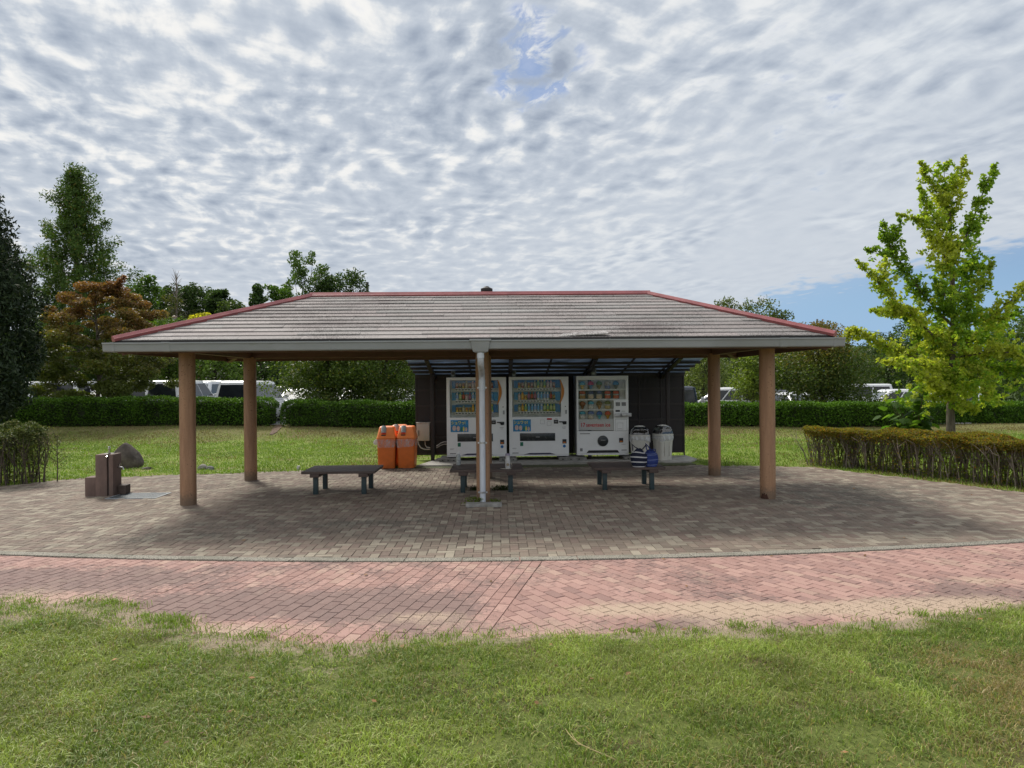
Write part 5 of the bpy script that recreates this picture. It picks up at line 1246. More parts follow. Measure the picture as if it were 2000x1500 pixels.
# ------------------------------------------------------------------ leggy shrub rows near the paving
def leggy(name, label, line, depth, h0, nst, mat_leaf, pal1, pal2, extra, ep, top_frac, per, cat='hedge', leaf=(.045, .028), low=.04, twig=(TWIG, TWIGD), bare=.5, seed=1, uneven=.0, clump=None):
    rr_ = random.Random(seed); P = np.array(line, float); seg = np.linalg.norm(np.diff(P, axis=0), axis=1); S = np.r_[0, np.cumsum(seg)]; Lt = S[-1]
    t = thing(name, label, cat, (P[0, 0], P[0, 1], -.02)); o = P[0]
    b = MB(); C = []
    for i in range(nst):
        s = rr_.random() * Lt; x = float(np.interp(s, S, P[:, 0])); y = float(np.interp(s, S, P[:, 1])); tx = np.interp(min(s + .1, Lt), S, P[:, 0]) - x; ty = np.interp(min(s + .1, Lt), S, P[:, 1]) - y
        w_ = rr_.uniform(-.42, .42) * depth; ln = math.hypot(tx, ty) + 1e-6; x += ty / ln * w_; y -= tx / ln * w_; h = h0 * (1 - uneven * rr_.random())
        bx, by = x - o[0], y - o[1]; lx, ly = rr_.gauss(0, .15), rr_.gauss(0, .13); r = rr_.uniform(.006, .015); mi = 0 if rr_.random() < .55 else 1
        p1 = (bx + lx * .3, by + ly * .3, h * .35); p2 = (bx + lx * .8, by + ly * .8, h * .68)
        b.tube([(bx, by, -.02), p1, p2], [r, r * .8, r * .6], 4, mi, False)
        for k in range(rr_.randint(3, 5)):
            tip = (p2[0] + rr_.uniform(-.17, .17), p2[1] + rr_.uniform(-.17, .17), h * rr_.uniform(.84, .97)); st = p1 if rr_.random() < .4 else p2
            md = tuple((a + c) / 2 + rr_.uniform(-.03, .03) for a, c in zip(st, tip)); b.tube([st, md, tip], [r * .5, r * .38, r * .2], 3, mi, False); C.append((*tip, s))
    b.build('stems', list(twig), t)
    # leaves: a clipped lid plus scattered ones lower down
    n = per; s = rng.random(n) * Lt; x = np.interp(s, S, P[:, 0]); y = np.interp(s, S, P[:, 1]); s2 = np.minimum(s + .1, Lt); tx = np.interp(s2, S, P[:, 0]) - np.interp(s2 - .1, S, P[:, 0]); ty = np.interp(s2, S, P[:, 1]) - np.interp(s2 - .1, S, P[:, 1]); ln = np.hypot(tx, ty) + 1e-9
    w_ = (rng.random(n) - .5) * depth; x = x + ty / ln * w_; y = y - tx / ln * w_
    ed = np.minimum(1, (depth / 2 - np.abs(w_)) / .12); zt = h0 * (1 - .10 * (1 - ed)) + (vnoise(s, w_, 91 + seed, 2.4) - .5) * .20 * h0 + (vnoise(s, w_, 97 + seed, 6.0) - .5) * .08 * h0 + uneven * 1.1 * h0 * (vnoise(s, w_ * 2, 92 + seed, 2.6) - .62)
    dep = rng.random(n) ** 2.2 * top_frac * h0 * (.35 + 1.1 * vnoise(s, w_ * 3, 93 + seed, 1.3)); z = zt - dep
    lowm = rng.random(n) < low; z = np.where(lowm, rng.random(n) * h0 * .8, z)
    keep = (vnoise(s, z * 2 + w_, 94 + seed, 3.2) > bare * .62) | (rng.random(n) < .25)
    if clump: keep &= clump(s / Lt, z / h0, n)
    pos = np.c_[x - o[0], y - o[1], z][keep]; m = len(pos)
    mixv = vnoise(s[keep], z[keep] * 1.5, 95 + seed, 1.1)[:, None]
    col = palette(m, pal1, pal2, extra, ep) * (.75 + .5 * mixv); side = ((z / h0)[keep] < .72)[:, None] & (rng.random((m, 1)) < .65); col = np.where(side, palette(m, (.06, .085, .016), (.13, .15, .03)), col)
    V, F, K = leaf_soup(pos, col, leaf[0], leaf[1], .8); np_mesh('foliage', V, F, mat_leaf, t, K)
    return t
rl = [plan(1590, 15.75), plan(1690, 14.9), plan(1800, 13.8), plan(1910, 12.9), plan(2030, 12.0), plan(2200, 10.9)]
leggy('shrub_hedge', 'flat-topped leggy hedge with bronze and green leaves on bare twigs by the paving', rl, 1.15, .80, 430, LEAFY, (.15, .115, .026), (.125, .125, .028), (.22, .11, .026), (.16), .26, 80000, low=.16, bare=.5, seed=3, leaf=(.036, .026))
ll = [plan(-230, 13.0), plan(-60, 13.3), plan(20, 13.5), plan(78, 13.9)]
leggy('shrub_row', 'dark leggy shrubs with bare stems at the left edge of the paving', ll, .95, 1.06, 170, LEAFD, (.032, .044, .014), (.070, .085, .03), (.13, .12, .05), .12, .60, 26000, cat='shrub', low=.20, bare=.6, seed=5, leaf=(.055, .026), uneven=.26, twig=(TWIGD, pm('dark_twig', (.055, .045, .035), .9)))
x, y = plan(110, 13.7)
t = thing('sapling', 'thin twiggy sapling standing alone at the end of the dark shrub row', 'sapling', (x, y, -.02))
b = MB(); b.tube([(0, 0, -.02), (.01, 0, .3), (.0, 0, .6), (.02, 0, .92)], [.014, .011, .008, .003], 6); C = []
for k in range(18):
    z = .25 + k * .037; a = k * 2.4; q = .22 - .008 * k; e = (math.cos(a) * q, math.sin(a) * q * .6, z + .14); b.tube([(0, 0, z), (e[0] * .5, e[1] * .5, z + .05), e], [.005, .004, .0015], 4)
    C += [(e[0] * f + random.gauss(0, .02), e[1] * f, z + .14 * f + random.gauss(0, .02)) for f in np.linspace(.3, 1.05, 9)]
b.build('stem', TWIGD, t, smooth=True); V, F, K = leaf_soup(np.array(C), palette(len(C), (.05, .065, .02), (.12, .12, .045)), .05, .022); np_mesh('foliage', V, F, LEAFD, t, K)

# ------------------------------------------------------------------ ginkgo
gx, gy = plan(1857, 17.0)
gk = thing('ginkgo_tree', 'young yellow-green ginkgo tree with rising feathery limbs behind the leggy hedge', 'tree', (gx, gy, float(gh(gx, gy)) - .03))
SG = 17.0 / 1387
def gp(px, py, y=0.0): return Vector(((px - 1857) * SG, y, (738 - py) * SG + 1.85 + .03))
lead = [gp(1857, 892), gp(1857, 800, .02), gp(1862, 700, .0), gp(1864, 600, .02), gp(1860, 500), gp(1856, 420, -.02), gp(1848, 360, .0)]
gl = [   # (limb polyline, radius, dark?)
    ([gp(1860, 700), gp(1800, 650, -.3), gp(1730, 600, -.5), gp(1690, 560, -.6), gp(1650, 525, -.65)], .032, 0), ([gp(1700, 575, -.55), gp(1700, 545, -.6), gp(1703, 525, -.6)], .012, 0), ([gp(1745, 610, -.4), gp(1715, 612, -.5), gp(1690, 612, -.5)], .012, 0),
    ([gp(1862, 640), gp(1815, 570, .3), gp(1780, 510, .4), gp(1755, 460, .5), gp(1750, 432, .5)], .03, 1), ([gp(1775, 500, .42), gp(1740, 490, .5), gp(1722, 485, .5)], .012, 1), ([gp(1760, 470, .5), gp(1780, 445, .5), gp(1782, 430, .5)], .012, 1),
    ([gp(1862, 560), gp(1838, 510, -.2), gp(1808, 460, -.3), gp(1785, 435, -.3), gp(1752, 428, -.3)], .016, 0), ([gp(1862, 540), gp(1842, 475, -.15), gp(1815, 430, -.2), gp(1797, 400, -.2), gp(1792, 378, -.2)], .02, 0),
    ([gp(1858, 450), gp(1840, 390), gp(1818, 350, .1), gp(1808, 322, .1)], .016, 0), ([gp(1848, 360), gp(1846, 335), gp(1850, 325)], .01, 0), ([gp(1855, 420), gp(1872, 370, .1), gp(1886, 345, .1), gp(1889, 318, .1)], .016, 0),
    ([gp(1863, 520), gp(1890, 450, -.1), gp(1905, 400, -.2), gp(1920, 360, -.2), gp(1931, 335, -.2)], .024, 1), ([gp(1864, 600), gp(1900, 540, .3), gp(1920, 500, .35), gp(1928, 440, .3)], .024, 1), ([gp(1905, 530, .3), gp(1935, 520, .4), gp(1950, 522, .4)], .014, 1),
    ([gp(1864, 640), gp(1920, 620, -.4), gp(1960, 580, -.6), gp(2000, 540, -.8), gp(2035, 520, -.9)], .03, 0), ([gp(1864, 680), gp(1930, 660, .3), gp(2000, 620, .5), gp(2060, 590, .6)], .03, 1), ([gp(1862, 720), gp(1950, 720, -.6), gp(2020, 710, -.9), gp(2080, 690, -1)], .03, 1),
    ([gp(1860, 740), gp(1800, 720, -.5), gp(1740, 710, -.8), gp(1690, 708, -.9)], .026, 0), ([gp(1860, 750), gp(1810, 755, -.6), gp(1770, 745, -.9), gp(1720, 720, -1.0)], .022, 0), ([gp(1860, 730), gp(1790, 690, .5), gp(1735, 660, .8), gp(1700, 640, .9), gp(1690, 655, .9)], .02, 0),
    ([gp(1860, 690), gp(1830, 640, .7), gp(1800, 600, 1.0), gp(1765, 600, 1.1)], .022, 1), ([gp(1862, 700), gp(1900, 690, -.9), gp(1930, 700, -1.2), gp(1960, 740, -1.3)], .024, 0), ([gp(1860, 760), gp(1900, 760, .4), gp(1960, 770, .6), gp(1995, 790, .7)], .022, 0),
    ([gp(1860, 770), gp(1830, 770, -.3), gp(1805, 775, -.4)], .014, 0), ([gp(1862, 660), gp(1850, 620, -.8), gp(1835, 590, -1.0)], .018, 1), ([gp(1862, 600), gp(1885, 570, -.6), gp(1890, 530, -.8)], .018, 0), ([gp(1864, 700), gp(1880, 650, .9), gp(1895, 610, 1.1)], .018, 1),
    ([gp(1858, 780), gp(1872, 795, -.15), gp(1885, 800, -.2)], .012, 0), ([gp(1862, 720), gp(1870, 740, -.9), gp(1860, 770, -1.2)], .016, 0), ([gp(1862, 620), gp(1820, 580, -.5), gp(1800, 560, -.6)], .016, 1)]
b = MB(); b.tube(lead, [.115, .088, .075, .06, .045, .03, .012], 10)
C, dk = [], []
for pts, r, d in gl:
    b.tube(pts, list(np.linspace(r, r * .22, len(pts))), 5)
    L_ = sum((q - p).length for p, q in zip(pts, pts[1:])); n = int(L_ * 36)
    for i in range(n):
        f = (i + random.random()) / n * (len(pts) - 1); k = min(int(f), len(pts) - 2); base = pts[k].lerp(pts[k + 1], f - k); prog = f / (len(pts) - 1)
        if prog < .10: continue
        rad = .25 * (1.15 - .78 * prog)
        # short spurs carrying a rosette of leaves
        sp = Vector((random.gauss(0, 1), random.gauss(0, 1), random.gauss(.1, .8))).normalized() * rad * random.uniform(.3, 1.25)
        C.append((*(base + sp), .055 + .11 * (1.05 - prog))); dk.append(d)
        if i % 3 == 0: b.tube([base, base.lerp(base + sp, .6) + Vector((0, 0, .02)), base + sp * 1.1], [.006, .004, .002], 3)
for i in range(110):
    f = .28 + .70 * random.random(); k = min(int(f * 6), 5); base = lead[k].lerp(lead[k + 1], f * 6 - k); a = random.random() * 6.28; q = random.uniform(.05, .42) * (1.15 - f)
    C.append((base.x + q * math.cos(a), base.y + q * math.sin(a), base.z + random.uniform(-.1, .1), .085)); dk.append(random.random() < .5)
for i in range(190):
    z = random.uniform(2.2, 5.2); a = random.random() * 6.28; q = random.random() ** .6 * float(np.interp(z, [2.2, 3.6, 4.6, 5.6], [1.7, 1.25, .8, .35])); C.append((q * math.cos(a), q * math.sin(a), z, .085)); dk.append(random.random() < .45)
for i in range(250):
    a = random.random() * 6.28; q = random.random() ** .6 * 1.65; z = random.uniform(1.05, 3.1); q *= math.sin(min(1, (z - .7) / .9) * 1.57) * (1 if z < 2.3 else 1.0 - (z - 2.3) * .42)
    C.append((q * math.cos(a) + .15, q * math.sin(a) * .8, z + random.uniform(-.1, .1), .10)); dk.append(random.random() < .45)
for pts, r, d in gl:                    # the last shoots, with leaves set singly along them
    dv = (pts[-1] - pts[-2]).normalized()
    for q in range(2):
        dq = (dv + Vector((random.gauss(0, .25), random.gauss(0, .25), .25))).normalized(); ln = random.uniform(.10, .20); st = pts[-1].lerp(pts[-2], .12 * q); b.tube([st, st + dq * ln], [.005, .002], 3)
        for k in range(9): c = st + dq * (ln * k / 8) + Vector((random.gauss(0, .025), random.gauss(0, .025), random.gauss(0, .02))); C.append((*c, .022)); dk.append(d)
b.build('trunk', BARK, gk, smooth=True)
CL = np.array(C); dk = np.array(dk, float); pos, i = clump_leaves(CL, 11, .95, .65); n = len(pos)
yl = (.41, .44, .075); gr1 = (.29, .40, .046); gr2 = (.16, .27, .036)
tn = np.clip(dk[i] * .75 + rng.normal(0, .22, n) + (vnoise(pos[:, 0], pos[:, 2], 101, 1.6) - .5) * .9 + .12, 0, 1)[:, None]
col = np.where(tn < .4, np.array(yl) + (np.array(gr1) - np.array(yl)) * (tn / .4), np.array(gr1) + (np.array(gr2) - np.array(gr1)) * ((tn - .4) / .6)) * (.8 + .4 * rng.random((n, 1)))
V, F, K = leaf_soup(pos, col, .070, .082, .3, .2, True); np_mesh('crown', V, F, LEAFY, gk, K)
# large-leaved shrub at its foot
x, y = plan(1785, 18.3); z0 = float(gh(x, y))
t = thing('paulownia_shrub', 'bushy shrub with very large heart-shaped leaves at the foot of the ginkgo', 'shrub', (x, y, z0 - .02))
b = MB(); C = []
for k in range(13):
    a = k * 2.4; r = random.uniform(.1, .75); e = (r * math.cos(a), r * math.sin(a) * .6, random.uniform(.7, 1.65)); b.tube([(0, 0, 0), (e[0] * .4, e[1] * .4, e[2] * .5), e], [.02, .014, .006], 5)
    for q in range(13): C.append((e[0] * random.uniform(.4, 1.1) + random.gauss(0, .14), e[1] * random.uniform(.4, 1.1) + random.gauss(0, .14), e[2] * random.uniform(.35, 1.08)))
b.build('stem', TWIGD, t, smooth=True)
C = np.array(C); n = len(C); a = rng.random(n) * 6.28; tl = np.c_[np.cos(a), np.sin(a), -.55 - .4 * rng.random(n)]; tl /= np.linalg.norm(tl, axis=1, keepdims=True); sd_ = np.cross(tl, [0, 0, 1.0]); sd_ /= np.linalg.norm(sd_, axis=1, keepdims=True); up = np.cross(sd_, tl); ls = (.20 + .14 * rng.random((n, 1)))
V = np.stack([C, C + sd_ * ls * .42 + tl * ls * .12 - up * ls * .04, C + sd_ * ls * .36 + tl * ls * .55, C + tl * ls * 1.05 + up * ls * .06, C - sd_ * ls * .36 + tl * ls * .55, C - sd_ * ls * .42 + tl * ls * .12 - up * ls * .04], 1).reshape(-1, 3)
bb = (np.arange(n) * 6)[:, None]; F = np.concatenate([bb + [0, 1, 2, 3], bb + [0, 3, 4, 5]], 0); K = np.tile(palette(n, (.04, .085, .016), (.085, .14, .03)), (2, 1)); np_mesh('foliage', V, F, LEAFY, t, K)

# ------------------------------------------------------------------ the big dark evergreen at the left edge
x, y = plan(-112, 19.0); z0 = float(gh(x, y)); t = thing('evergreen_oak', 'large nearly black evergreen tree with drooping leaves, cut by the left edge', 'tree', (x, y, z0 - .02))
rr_ = random.Random(4); cl = []
for i in range(230):
    f = i / 230; a = i * 2.39996; R0 = float(np.interp(f, [0, .12, .35, .6, .8, .93, 1], [1.75, 2.15, 2.2, 2.0, 1.5, .95, .3])) * (.82 + .3 * rr_.random()); q = R0 * rr_.random() ** .3
    cl.append((q * math.cos(a), q * math.sin(a), 1.0 + 6.5 * f, .30 + .22 * rr_.random()))
C, i = clump_leaves(cl, 430, 1.15, .4); tone = np.array([.75 + .5 * rr_.random() for _ in cl])[i][:, None]
V, F, K = leaf_soup(C, palette(len(C), (.010, .018, .010), (.026, .038, .019), (.05, .06, .03), .05) * tone, .15, .046, .3, .75); np_mesh('crown', V, F, leafm('leaf_glossy', .62, .10, .22, (1.1, 1.2, .6)), t, K)
trunk_mesh('trunk', t, 6.2, .17, .05, [(1.0 + .02 * k, (c[0] * .9, c[1] * .9, c[2]), .04) for k, c in enumerate(cl) if k % 9 == 0], BARKD)
# ------------------------------------------------------------------ dawn redwood
x, y = plan(152, 47.0); z0 = float(gh(x, y)); t = thing('dawn_redwood', 'tall conical dawn redwood with drooping sprays rising behind the orange tree', 'tree', (x, y, z0)); H = 16.1; lim, C = [], []
rr_ = random.Random(9)
for i in range(118):
    f = .10 + .89 * i / 118; z = H * f; R0 = float(np.interp(f, [.1, .3, .5, .62, .8, .92, 1], [3.4, 3.5, 3.1, 2.5, 1.65, .95, .2])) * (.50 + .70 * rr_.random()); a = i * 2.39996 + rr_.uniform(-.3, .3)
    tip = Vector((R0 * math.cos(a), R0 * math.sin(a), z + R0 * .42)); st = Vector((0, 0, z - R0 * .12)); lim.append((z - R0 * .12, tuple(st.lerp(tip, .95)), .035))
    for k in range(int(4 + R0 * 5.5)):
        g_ = rr_.uniform(.22, 1.02); c = st.lerp(tip, g_); c.z += .3 * R0 * g_ * (1 - g_); q = .15 + .28 * (1 - abs(g_ - .6))
        C.append((c.x + rr_.gauss(0, .14), c.y + rr_.gauss(0, .14), c.z - .10 + rr_.gauss(0, .12), q))
C, i = clump_leaves(C, 25, 1.5, .5); tone = (.75 + .5 * rng.random(i.max() + 1))[i][:, None]
V, F, K = leaf_soup(C, palette(len(C), (.036, .066, .016), (.070, .108, .024), (.14, .12, .03), .05) * tone, .24, .075, .1, .55); np_mesh('crown', V, F, CONF, t, K); trunk_mesh('trunk', t, H * .97, .22, .02, lim, BARK, wob=.03)
# ------------------------------------------------------------------ orange-leaved dogwood in tiers
x, y = plan(190, 28.6); z0 = float(gh(x, y)); t = thing('dogwood_tree', 'tiered tree turning orange above and olive below, in front of the dawn redwood', 'tree', (x, y, z0)); rr_ = random.Random(12); cl = []; lim = []
for i in range(120):
    f = (i + .5) / 120; z = 1.12 + 4.38 * f ** .92; z = round(z / .42) * .42 + rr_.uniform(-.25, .25); R0 = float(np.interp(f, [0, .18, .4, .6, .8, .92, 1], [2.2, 2.6, 2.6, 2.45, 1.75, 1.1, .4])) * rr_.uniform(.8, 1.15); a = i * 2.39996 + rr_.uniform(-.3, .3); q = R0 * rr_.random() ** .42
    cl.append((q * math.cos(a) + .25 * f * 1.5, q * math.sin(a), z, rr_.uniform(.36, .70) * (1 - .35 * f)))
    if i % 3 == 0: lim.append((max(.6, z - .5), (q * math.cos(a) + .3 * f, q * math.sin(a), z), .03))
for k in range(10): cl.append((.55 + .045 * k * 1.5, -.1, 5.2 + .085 * k, .30 - .018 * k))
C, i = clump_leaves(cl, 430, .52, .5); n = len(C); f = np.clip((C[:, 2] - 2.25) / 3.6 + rng.normal(0, .13, n) + (vnoise(C[:, 0], C[:, 2], 111, 1.3) - .5) * .55, 0, 1)[:, None]
lo, md, hi = np.array((.095, .12, .022)), np.array((.155, .12, .03)), np.array((.225, .098, .042)); col = np.where(f < .45, lo + (md - lo) * f / .45, md + (hi - md) * (f - .45) / .55) * (.72 + .56 * rng.random((n, 1))) * (.8 + .4 * rng.random(len(cl)))[i][:, None]
V, F, K = leaf_soup(C, col, .115, .062, .9, .15); np_mesh('crown', V, F, LEAF, t, K); trunk_mesh('trunk', t, 5.6, .10, .02, lim, BARK)

# ------------------------------------------------------------------ trees round the car park
g1, g2 = (.034, .066, .012), (.068, .115, .019)
TG = 'trees beyond the car park'
broadleaf('maple_tree', 'dark green spreading tree hanging over the cars left of the orange bins', 640, 28.4, 4.75, 4.4, cz0=.16, c1=(.032, .055, .011), c2=(.075, .105, .018), n_cl=70, per=330, leaf=(.10, .065), seed=1, flat=.55, extra=(.13, .13, .02), ep=.06)
broadleaf('maple_tree', 'dark green spreading tree hanging over the cars just left of the shed', 752, 28.9, 4.8, 4.2, cz0=.15, c1=(.030, .052, .011), c2=(.07, .10, .017), n_cl=70, per=330, leaf=(.10, .065), seed=2, flat=.55, extra=(.14, .13, .02), ep=.05)
broadleaf('young_tree', 'small light green tree with a thin trunk between the two right columns', 1470, 30.5, 3.45, 2.5, cz0=.46, c1=(.075, .115, .018), c2=(.14, .17, .03), n_cl=44, per=190, leaf=(.10, .06), seed=3, flat=.7, trunk=.075)
broadleaf('maple_tree', 'broad dark green tree with bronze top outside the right columns', 1605, 29.5, 4.35, 4.7, cz0=.10, c1=(.030, .055, .011), c2=(.072, .10, .018), n_cl=90, per=330, leaf=(.10, .065), seed=4, flat=.6, grad=(.55, 1.1, (.10, .085, .018), (.15, .075, .022)), prof=[(0, .75), (.3, 1), (.6, .95), (.82, .6), (1, .22)])
broadleaf('yellow_green_tree', 'yellow-green tree seen between shed and back right column', 1372, 36, 4.0, 3.6, cz0=.15, c1=(.06, .085, .02), c2=(.12, .14, .04), n_cl=50, per=160, leaf=(.12, .07), seed=5)
for k, (px, d, top, wd, lab, c1, c2, pr, nm) in enumerate((
    (292, 62, 11.5, 6.2, 'round green tree just right of the orange tree on the skyline', g1, g2, None, 'skyline_tree'),
    (262, 58, 9.4, 4.0, 'lower leafy tree half behind the orange tree on the skyline', g1, (.08, .12, .02), None, 'skyline_tree'),
    (322, 66, 11.0, 6.0, 'dark rounded tree on the skyline left of the bare-topped one', (.026, .05, .012), (.05, .085, .016), None, 'skyline_tree'),
    (388, 64, 10.8, 5.6, 'flat-topped pine with sky showing under its branches', (.024, .045, .015), (.045, .07, .02), [(0, .25), (.4, .4), (.65, .8), (.85, 1), (1, .75)], 'pine_tree'),
    (428, 62, 10.2, 4.6, 'slim dark pine with a ball-shaped top on the skyline', (.022, .042, .014), (.042, .066, .018), [(0, .6), (.4, .8), (.7, .45), (.85, .5), (1, .3)], 'pine_tree'),
    (458, 60, 9.0, 6.0, 'grey-green bushy tree on the skyline left of the small conifer', (.035, .055, .018), (.06, .085, .026), None, 'skyline_tree'),
    (505, 62, 10.6, 5.2, 'small dark conifer with a pointed top left of the hipped roof end', (.022, .045, .013), (.042, .072, .018), [(0, 1), (.3, .85), (.6, .55), (.85, .28), (1, .08)], 'conifer_tree'),
    (548, 64, 10.9, 4.2, 'small round-crowned tree beside the tall tree above the roof', g1, g2, [(0, .5), (.4, .7), (.7, 1), (1, .55)], 'skyline_tree'),
    (598, 70, 15.1, 5.4, 'tall airy tree standing above the left end of the ridge', (.034, .062, .014), (.062, .10, .02), [(0, .5), (.35, .55), (.55, .85), (.8, 1), (1, .5)], 'skyline_tree'),
    (676, 70, 13.2, 7.6, 'dense dark dome-shaped tree showing above the ridge', (.022, .042, .012), (.042, .068, .016), [(0, .8), (.4, 1), (.7, .95), (1, .45)], 'skyline_tree'),
    (636, 68, 12.3, 5.2, 'dark tree filling the space between the tall tree and the dome-shaped one', (.024, .046, .012), (.046, .076, .017), None, 'skyline_tree'))):
    broadleaf(nm, lab, px, d, top, wd, cz0=.30 if nm == 'pine_tree' else .18, c1=c1, c2=c2, n_cl=72, per=125 if px != 598 else 85, leaf=(.26, .15), seed=20 + k, prof=pr, group=TG, trunk=.16, flat=.8, clr=(.07, .12), mat=LEAF if nm != 'pine_tree' else CONF)
x, y = plan(346, 60); t = thing('bare_topped_tree', 'tree with thin bare twigs at its top on the left skyline', 'tree', (x, y, float(gh(x, y))), 0, TG)
b = MB(); b.tube([(0, 0, 0), (.1, 0, 5), (0, 0, 8), (.05, 0, 11.0)], [.16, .12, .07, .015], 6)
for k in range(60):
    z = 6.0 + 4.7 * k / 60; a = k * 2.4; q = 1.5 * (11.6 - z) / 5.6; b.tube([(0, 0, z), (q * .5 * math.cos(a), q * .5 * math.sin(a), z + .4), (q * math.cos(a), q * math.sin(a), z + .5 + .3 * random.random())], [.03, .02, .008], 3)
b.build('trunk', TWIG, t, smooth=True); C, i = clump_leaves([(random.gauss(0, .7), random.gauss(0, .7), random.uniform(2.5, 8.8), .55) for _ in range(36)], 70); V, F, K = leaf_soup(C, palette(len(C), (.045, .055, .022), (.09, .085, .035)), .24, .13); np_mesh('crown', V, F, LEAF, t, K)
broadleaf('yellow_tree', 'low tree with a bright yellow crown above the left hip of the roof', 398, 52, 7.15, 2.7, cz0=.72, c1=(.26, .25, .03), c2=(.34, .30, .04), n_cl=26, per=130, leaf=(.20, .12), seed=50, flat=.45, group=TG, mat=LEAFY)
for k, (px, d, top, wd, lab, c1, c2) in enumerate((
    (420, 44, 5.6, 5.0, 'leafy green tree behind the vans at the left of the back column', (.045, .075, .014), (.085, .13, .022)), (510, 47, 5.4, 5.5, 'dark tree behind the white minivan', (.026, .05, .014), (.052, .085, .02)), (575, 50, 5.6, 5.0, 'dark tree right of the white minivan', (.022, .045, .013), (.045, .075, .02)), (330, 46, 6.4, 5.2, 'mid green tree behind the cars under the left hip of the roof', (.04, .07, .014), (.08, .12, .022)), (250, 50, 6.8, 5.5, 'green tree behind the lower right of the orange tree', (.04, .07, .014), (.085, .12, .022)), (110, 52, 7.0, 6.5, 'dark tree low behind the orange tree beside the evergreen', (.03, .055, .012), (.06, .095, .018)),
    (1345, 48, 5.5, 5.5, 'dark green tree behind the right end of the shed', (.026, .052, .012), (.055, .09, .017)), (1440, 52, 5.8, 6.0, 'dark tree behind the small light green tree', (.026, .05, .014), (.05, .08, .02)), (1530, 48, 5.0, 5.5, 'dark tree behind the white car nose on the right', (.026, .052, .012), (.055, .09, .017)),
    (1425, 58, 8.7, 5.4, 'tree showing over the right hip, left half of the pair', (.05, .07, .018), (.09, .105, .028)), (1480, 58, 8.7, 6.0, 'tree showing over the right hip, right half of the pair', (.045, .068, .018), (.085, .10, .026)), (1522, 58, 7.7, 4.4, 'lowest tree over the right hip, next to the blue sky', (.045, .065, .016), (.08, .10, .024)),
    (1735, 56, 5.6, 5.0, 'dark tree behind the left limbs of the ginkgo', (.026, .05, .012), (.055, .085, .018)), (1790, 60, 7.2, 5.0, 'dark tree directly behind the ginkgo trunk', (.026, .05, .012), (.055, .085, .018)), (1700, 66, 5.2, 5.0, 'far dark tree on the horizon left of the ginkgo', (.03, .05, .016), (.05, .075, .022)), (1950, 44, 5.6, 5.0, 'dark tree behind the white pillar at the right', (.028, .052, .012), (.06, .09, .018)), (2040, 46, 6.5, 5.5, 'dark tree at the right edge behind the ginkgo', (.028, .052, .012), (.06, .09, .018)), (1860, 50, 5.4, 5.2, 'dark tree low behind the ginkgo between pillar and trunk', (.028, .052, .012), (.06, .09, .018)))):
    broadleaf('background_tree', lab, px, d, top, wd, cz0=.04, c1=c1, c2=c2, n_cl=52, per=120, leaf=(.20, .12), seed=60 + k, group=TG, trunk=.12, flat=.85, clr=(.09, .13), prof=[(0, .9), (.3, 1), (.6, .95), (.85, .8), (1, .35)])
# far-off wood closing the view
N = 26000; px = rng.uniform(-500, 2500, N); d = rng.uniform(92, 118, N); xy = np.array([plan(p, q) for p, q in zip(px, d)]); top = np.interp(px, [-500, 300, 700, 900, 1400, 1700, 2500], [13, 11, 9, 7, 6.5, 6.2, 8]) * (.72 + .4 * vnoise(px, px * 0, 121, .02)); z = top * rng.random(N) ** .6
V, F, K = leaf_soup(np.c_[xy, z], palette(N, (.025, .045, .014), (.05, .08, .022)), 1.3, .9, .2); tag(np_mesh('distant_wood', V, F, LEAF, col=K), kind='stuff')
# weeds in joints
def weed(px, d, n, r, h, label, loc=None, col=((.06, .10, .018), (.12, .16, .03))):
    x, y = loc or plan(px, d); cc = rng.normal(0, 1, (n, 3)) * [r, r * .5, 0]; cc[:, 2] = rng.random(n) * h
    V, F, K = leaf_soup(cc, palette(n, *col), .045, .014, .0, -.6); o = np_mesh('weed_tuft', V, F, LEAFY, col=K); o.location = (x, y, .004); return tag(o, label, 'weed', 'weeds growing in the paving joints')
weed(0, 0, 170, .07, .09, 'yellow-green weed tuft at the left of the downpipe foot', (-.40, 10.80)); weed(0, 0, 70, .05, .06, 'small weed tuft at the right of the downpipe foot', (-.09, 10.80))
weed(0, 0, 240, .08, .07, 'dark weeds under the left half of the middle bench', (-.40, 12.1), ((.02, .035, .01), (.05, .065, .02))); weed(0, 0, 280, .09, .07, 'dark weeds under the right half of the middle bench', (.02, 12.1), ((.02, .035, .01), (.05, .065, .02)))

# fallen leaves lying about
N = 150; x = np.r_[rng.uniform(-5, 6, 60), rng.uniform(-8, 9, 90)]; y = np.r_[rng.uniform(2.6, 5.4, 60), rng.uniform(5.6, 15, 90)]; ok = np.abs(x) < y * .95; x, y = x[ok], y[ok]
z = np.where(y < path_front(x), lawn_z(x, y) + .028, .012); V, F, K = leaf_soup(np.c_[x, y, z], np.array((.20, .11, .045)) * (.5 + 1.1 * rng.random((len(x), 1))), .05, .03, 3.0); V[:, 2] = np.repeat(z, 4) + (V[:, 2] - np.repeat(z, 4)) * .35
tag(np_mesh('leaf_litter', V, F, leafm('dry_leaf', .7, .1, .2), col=K), kind='stuff')
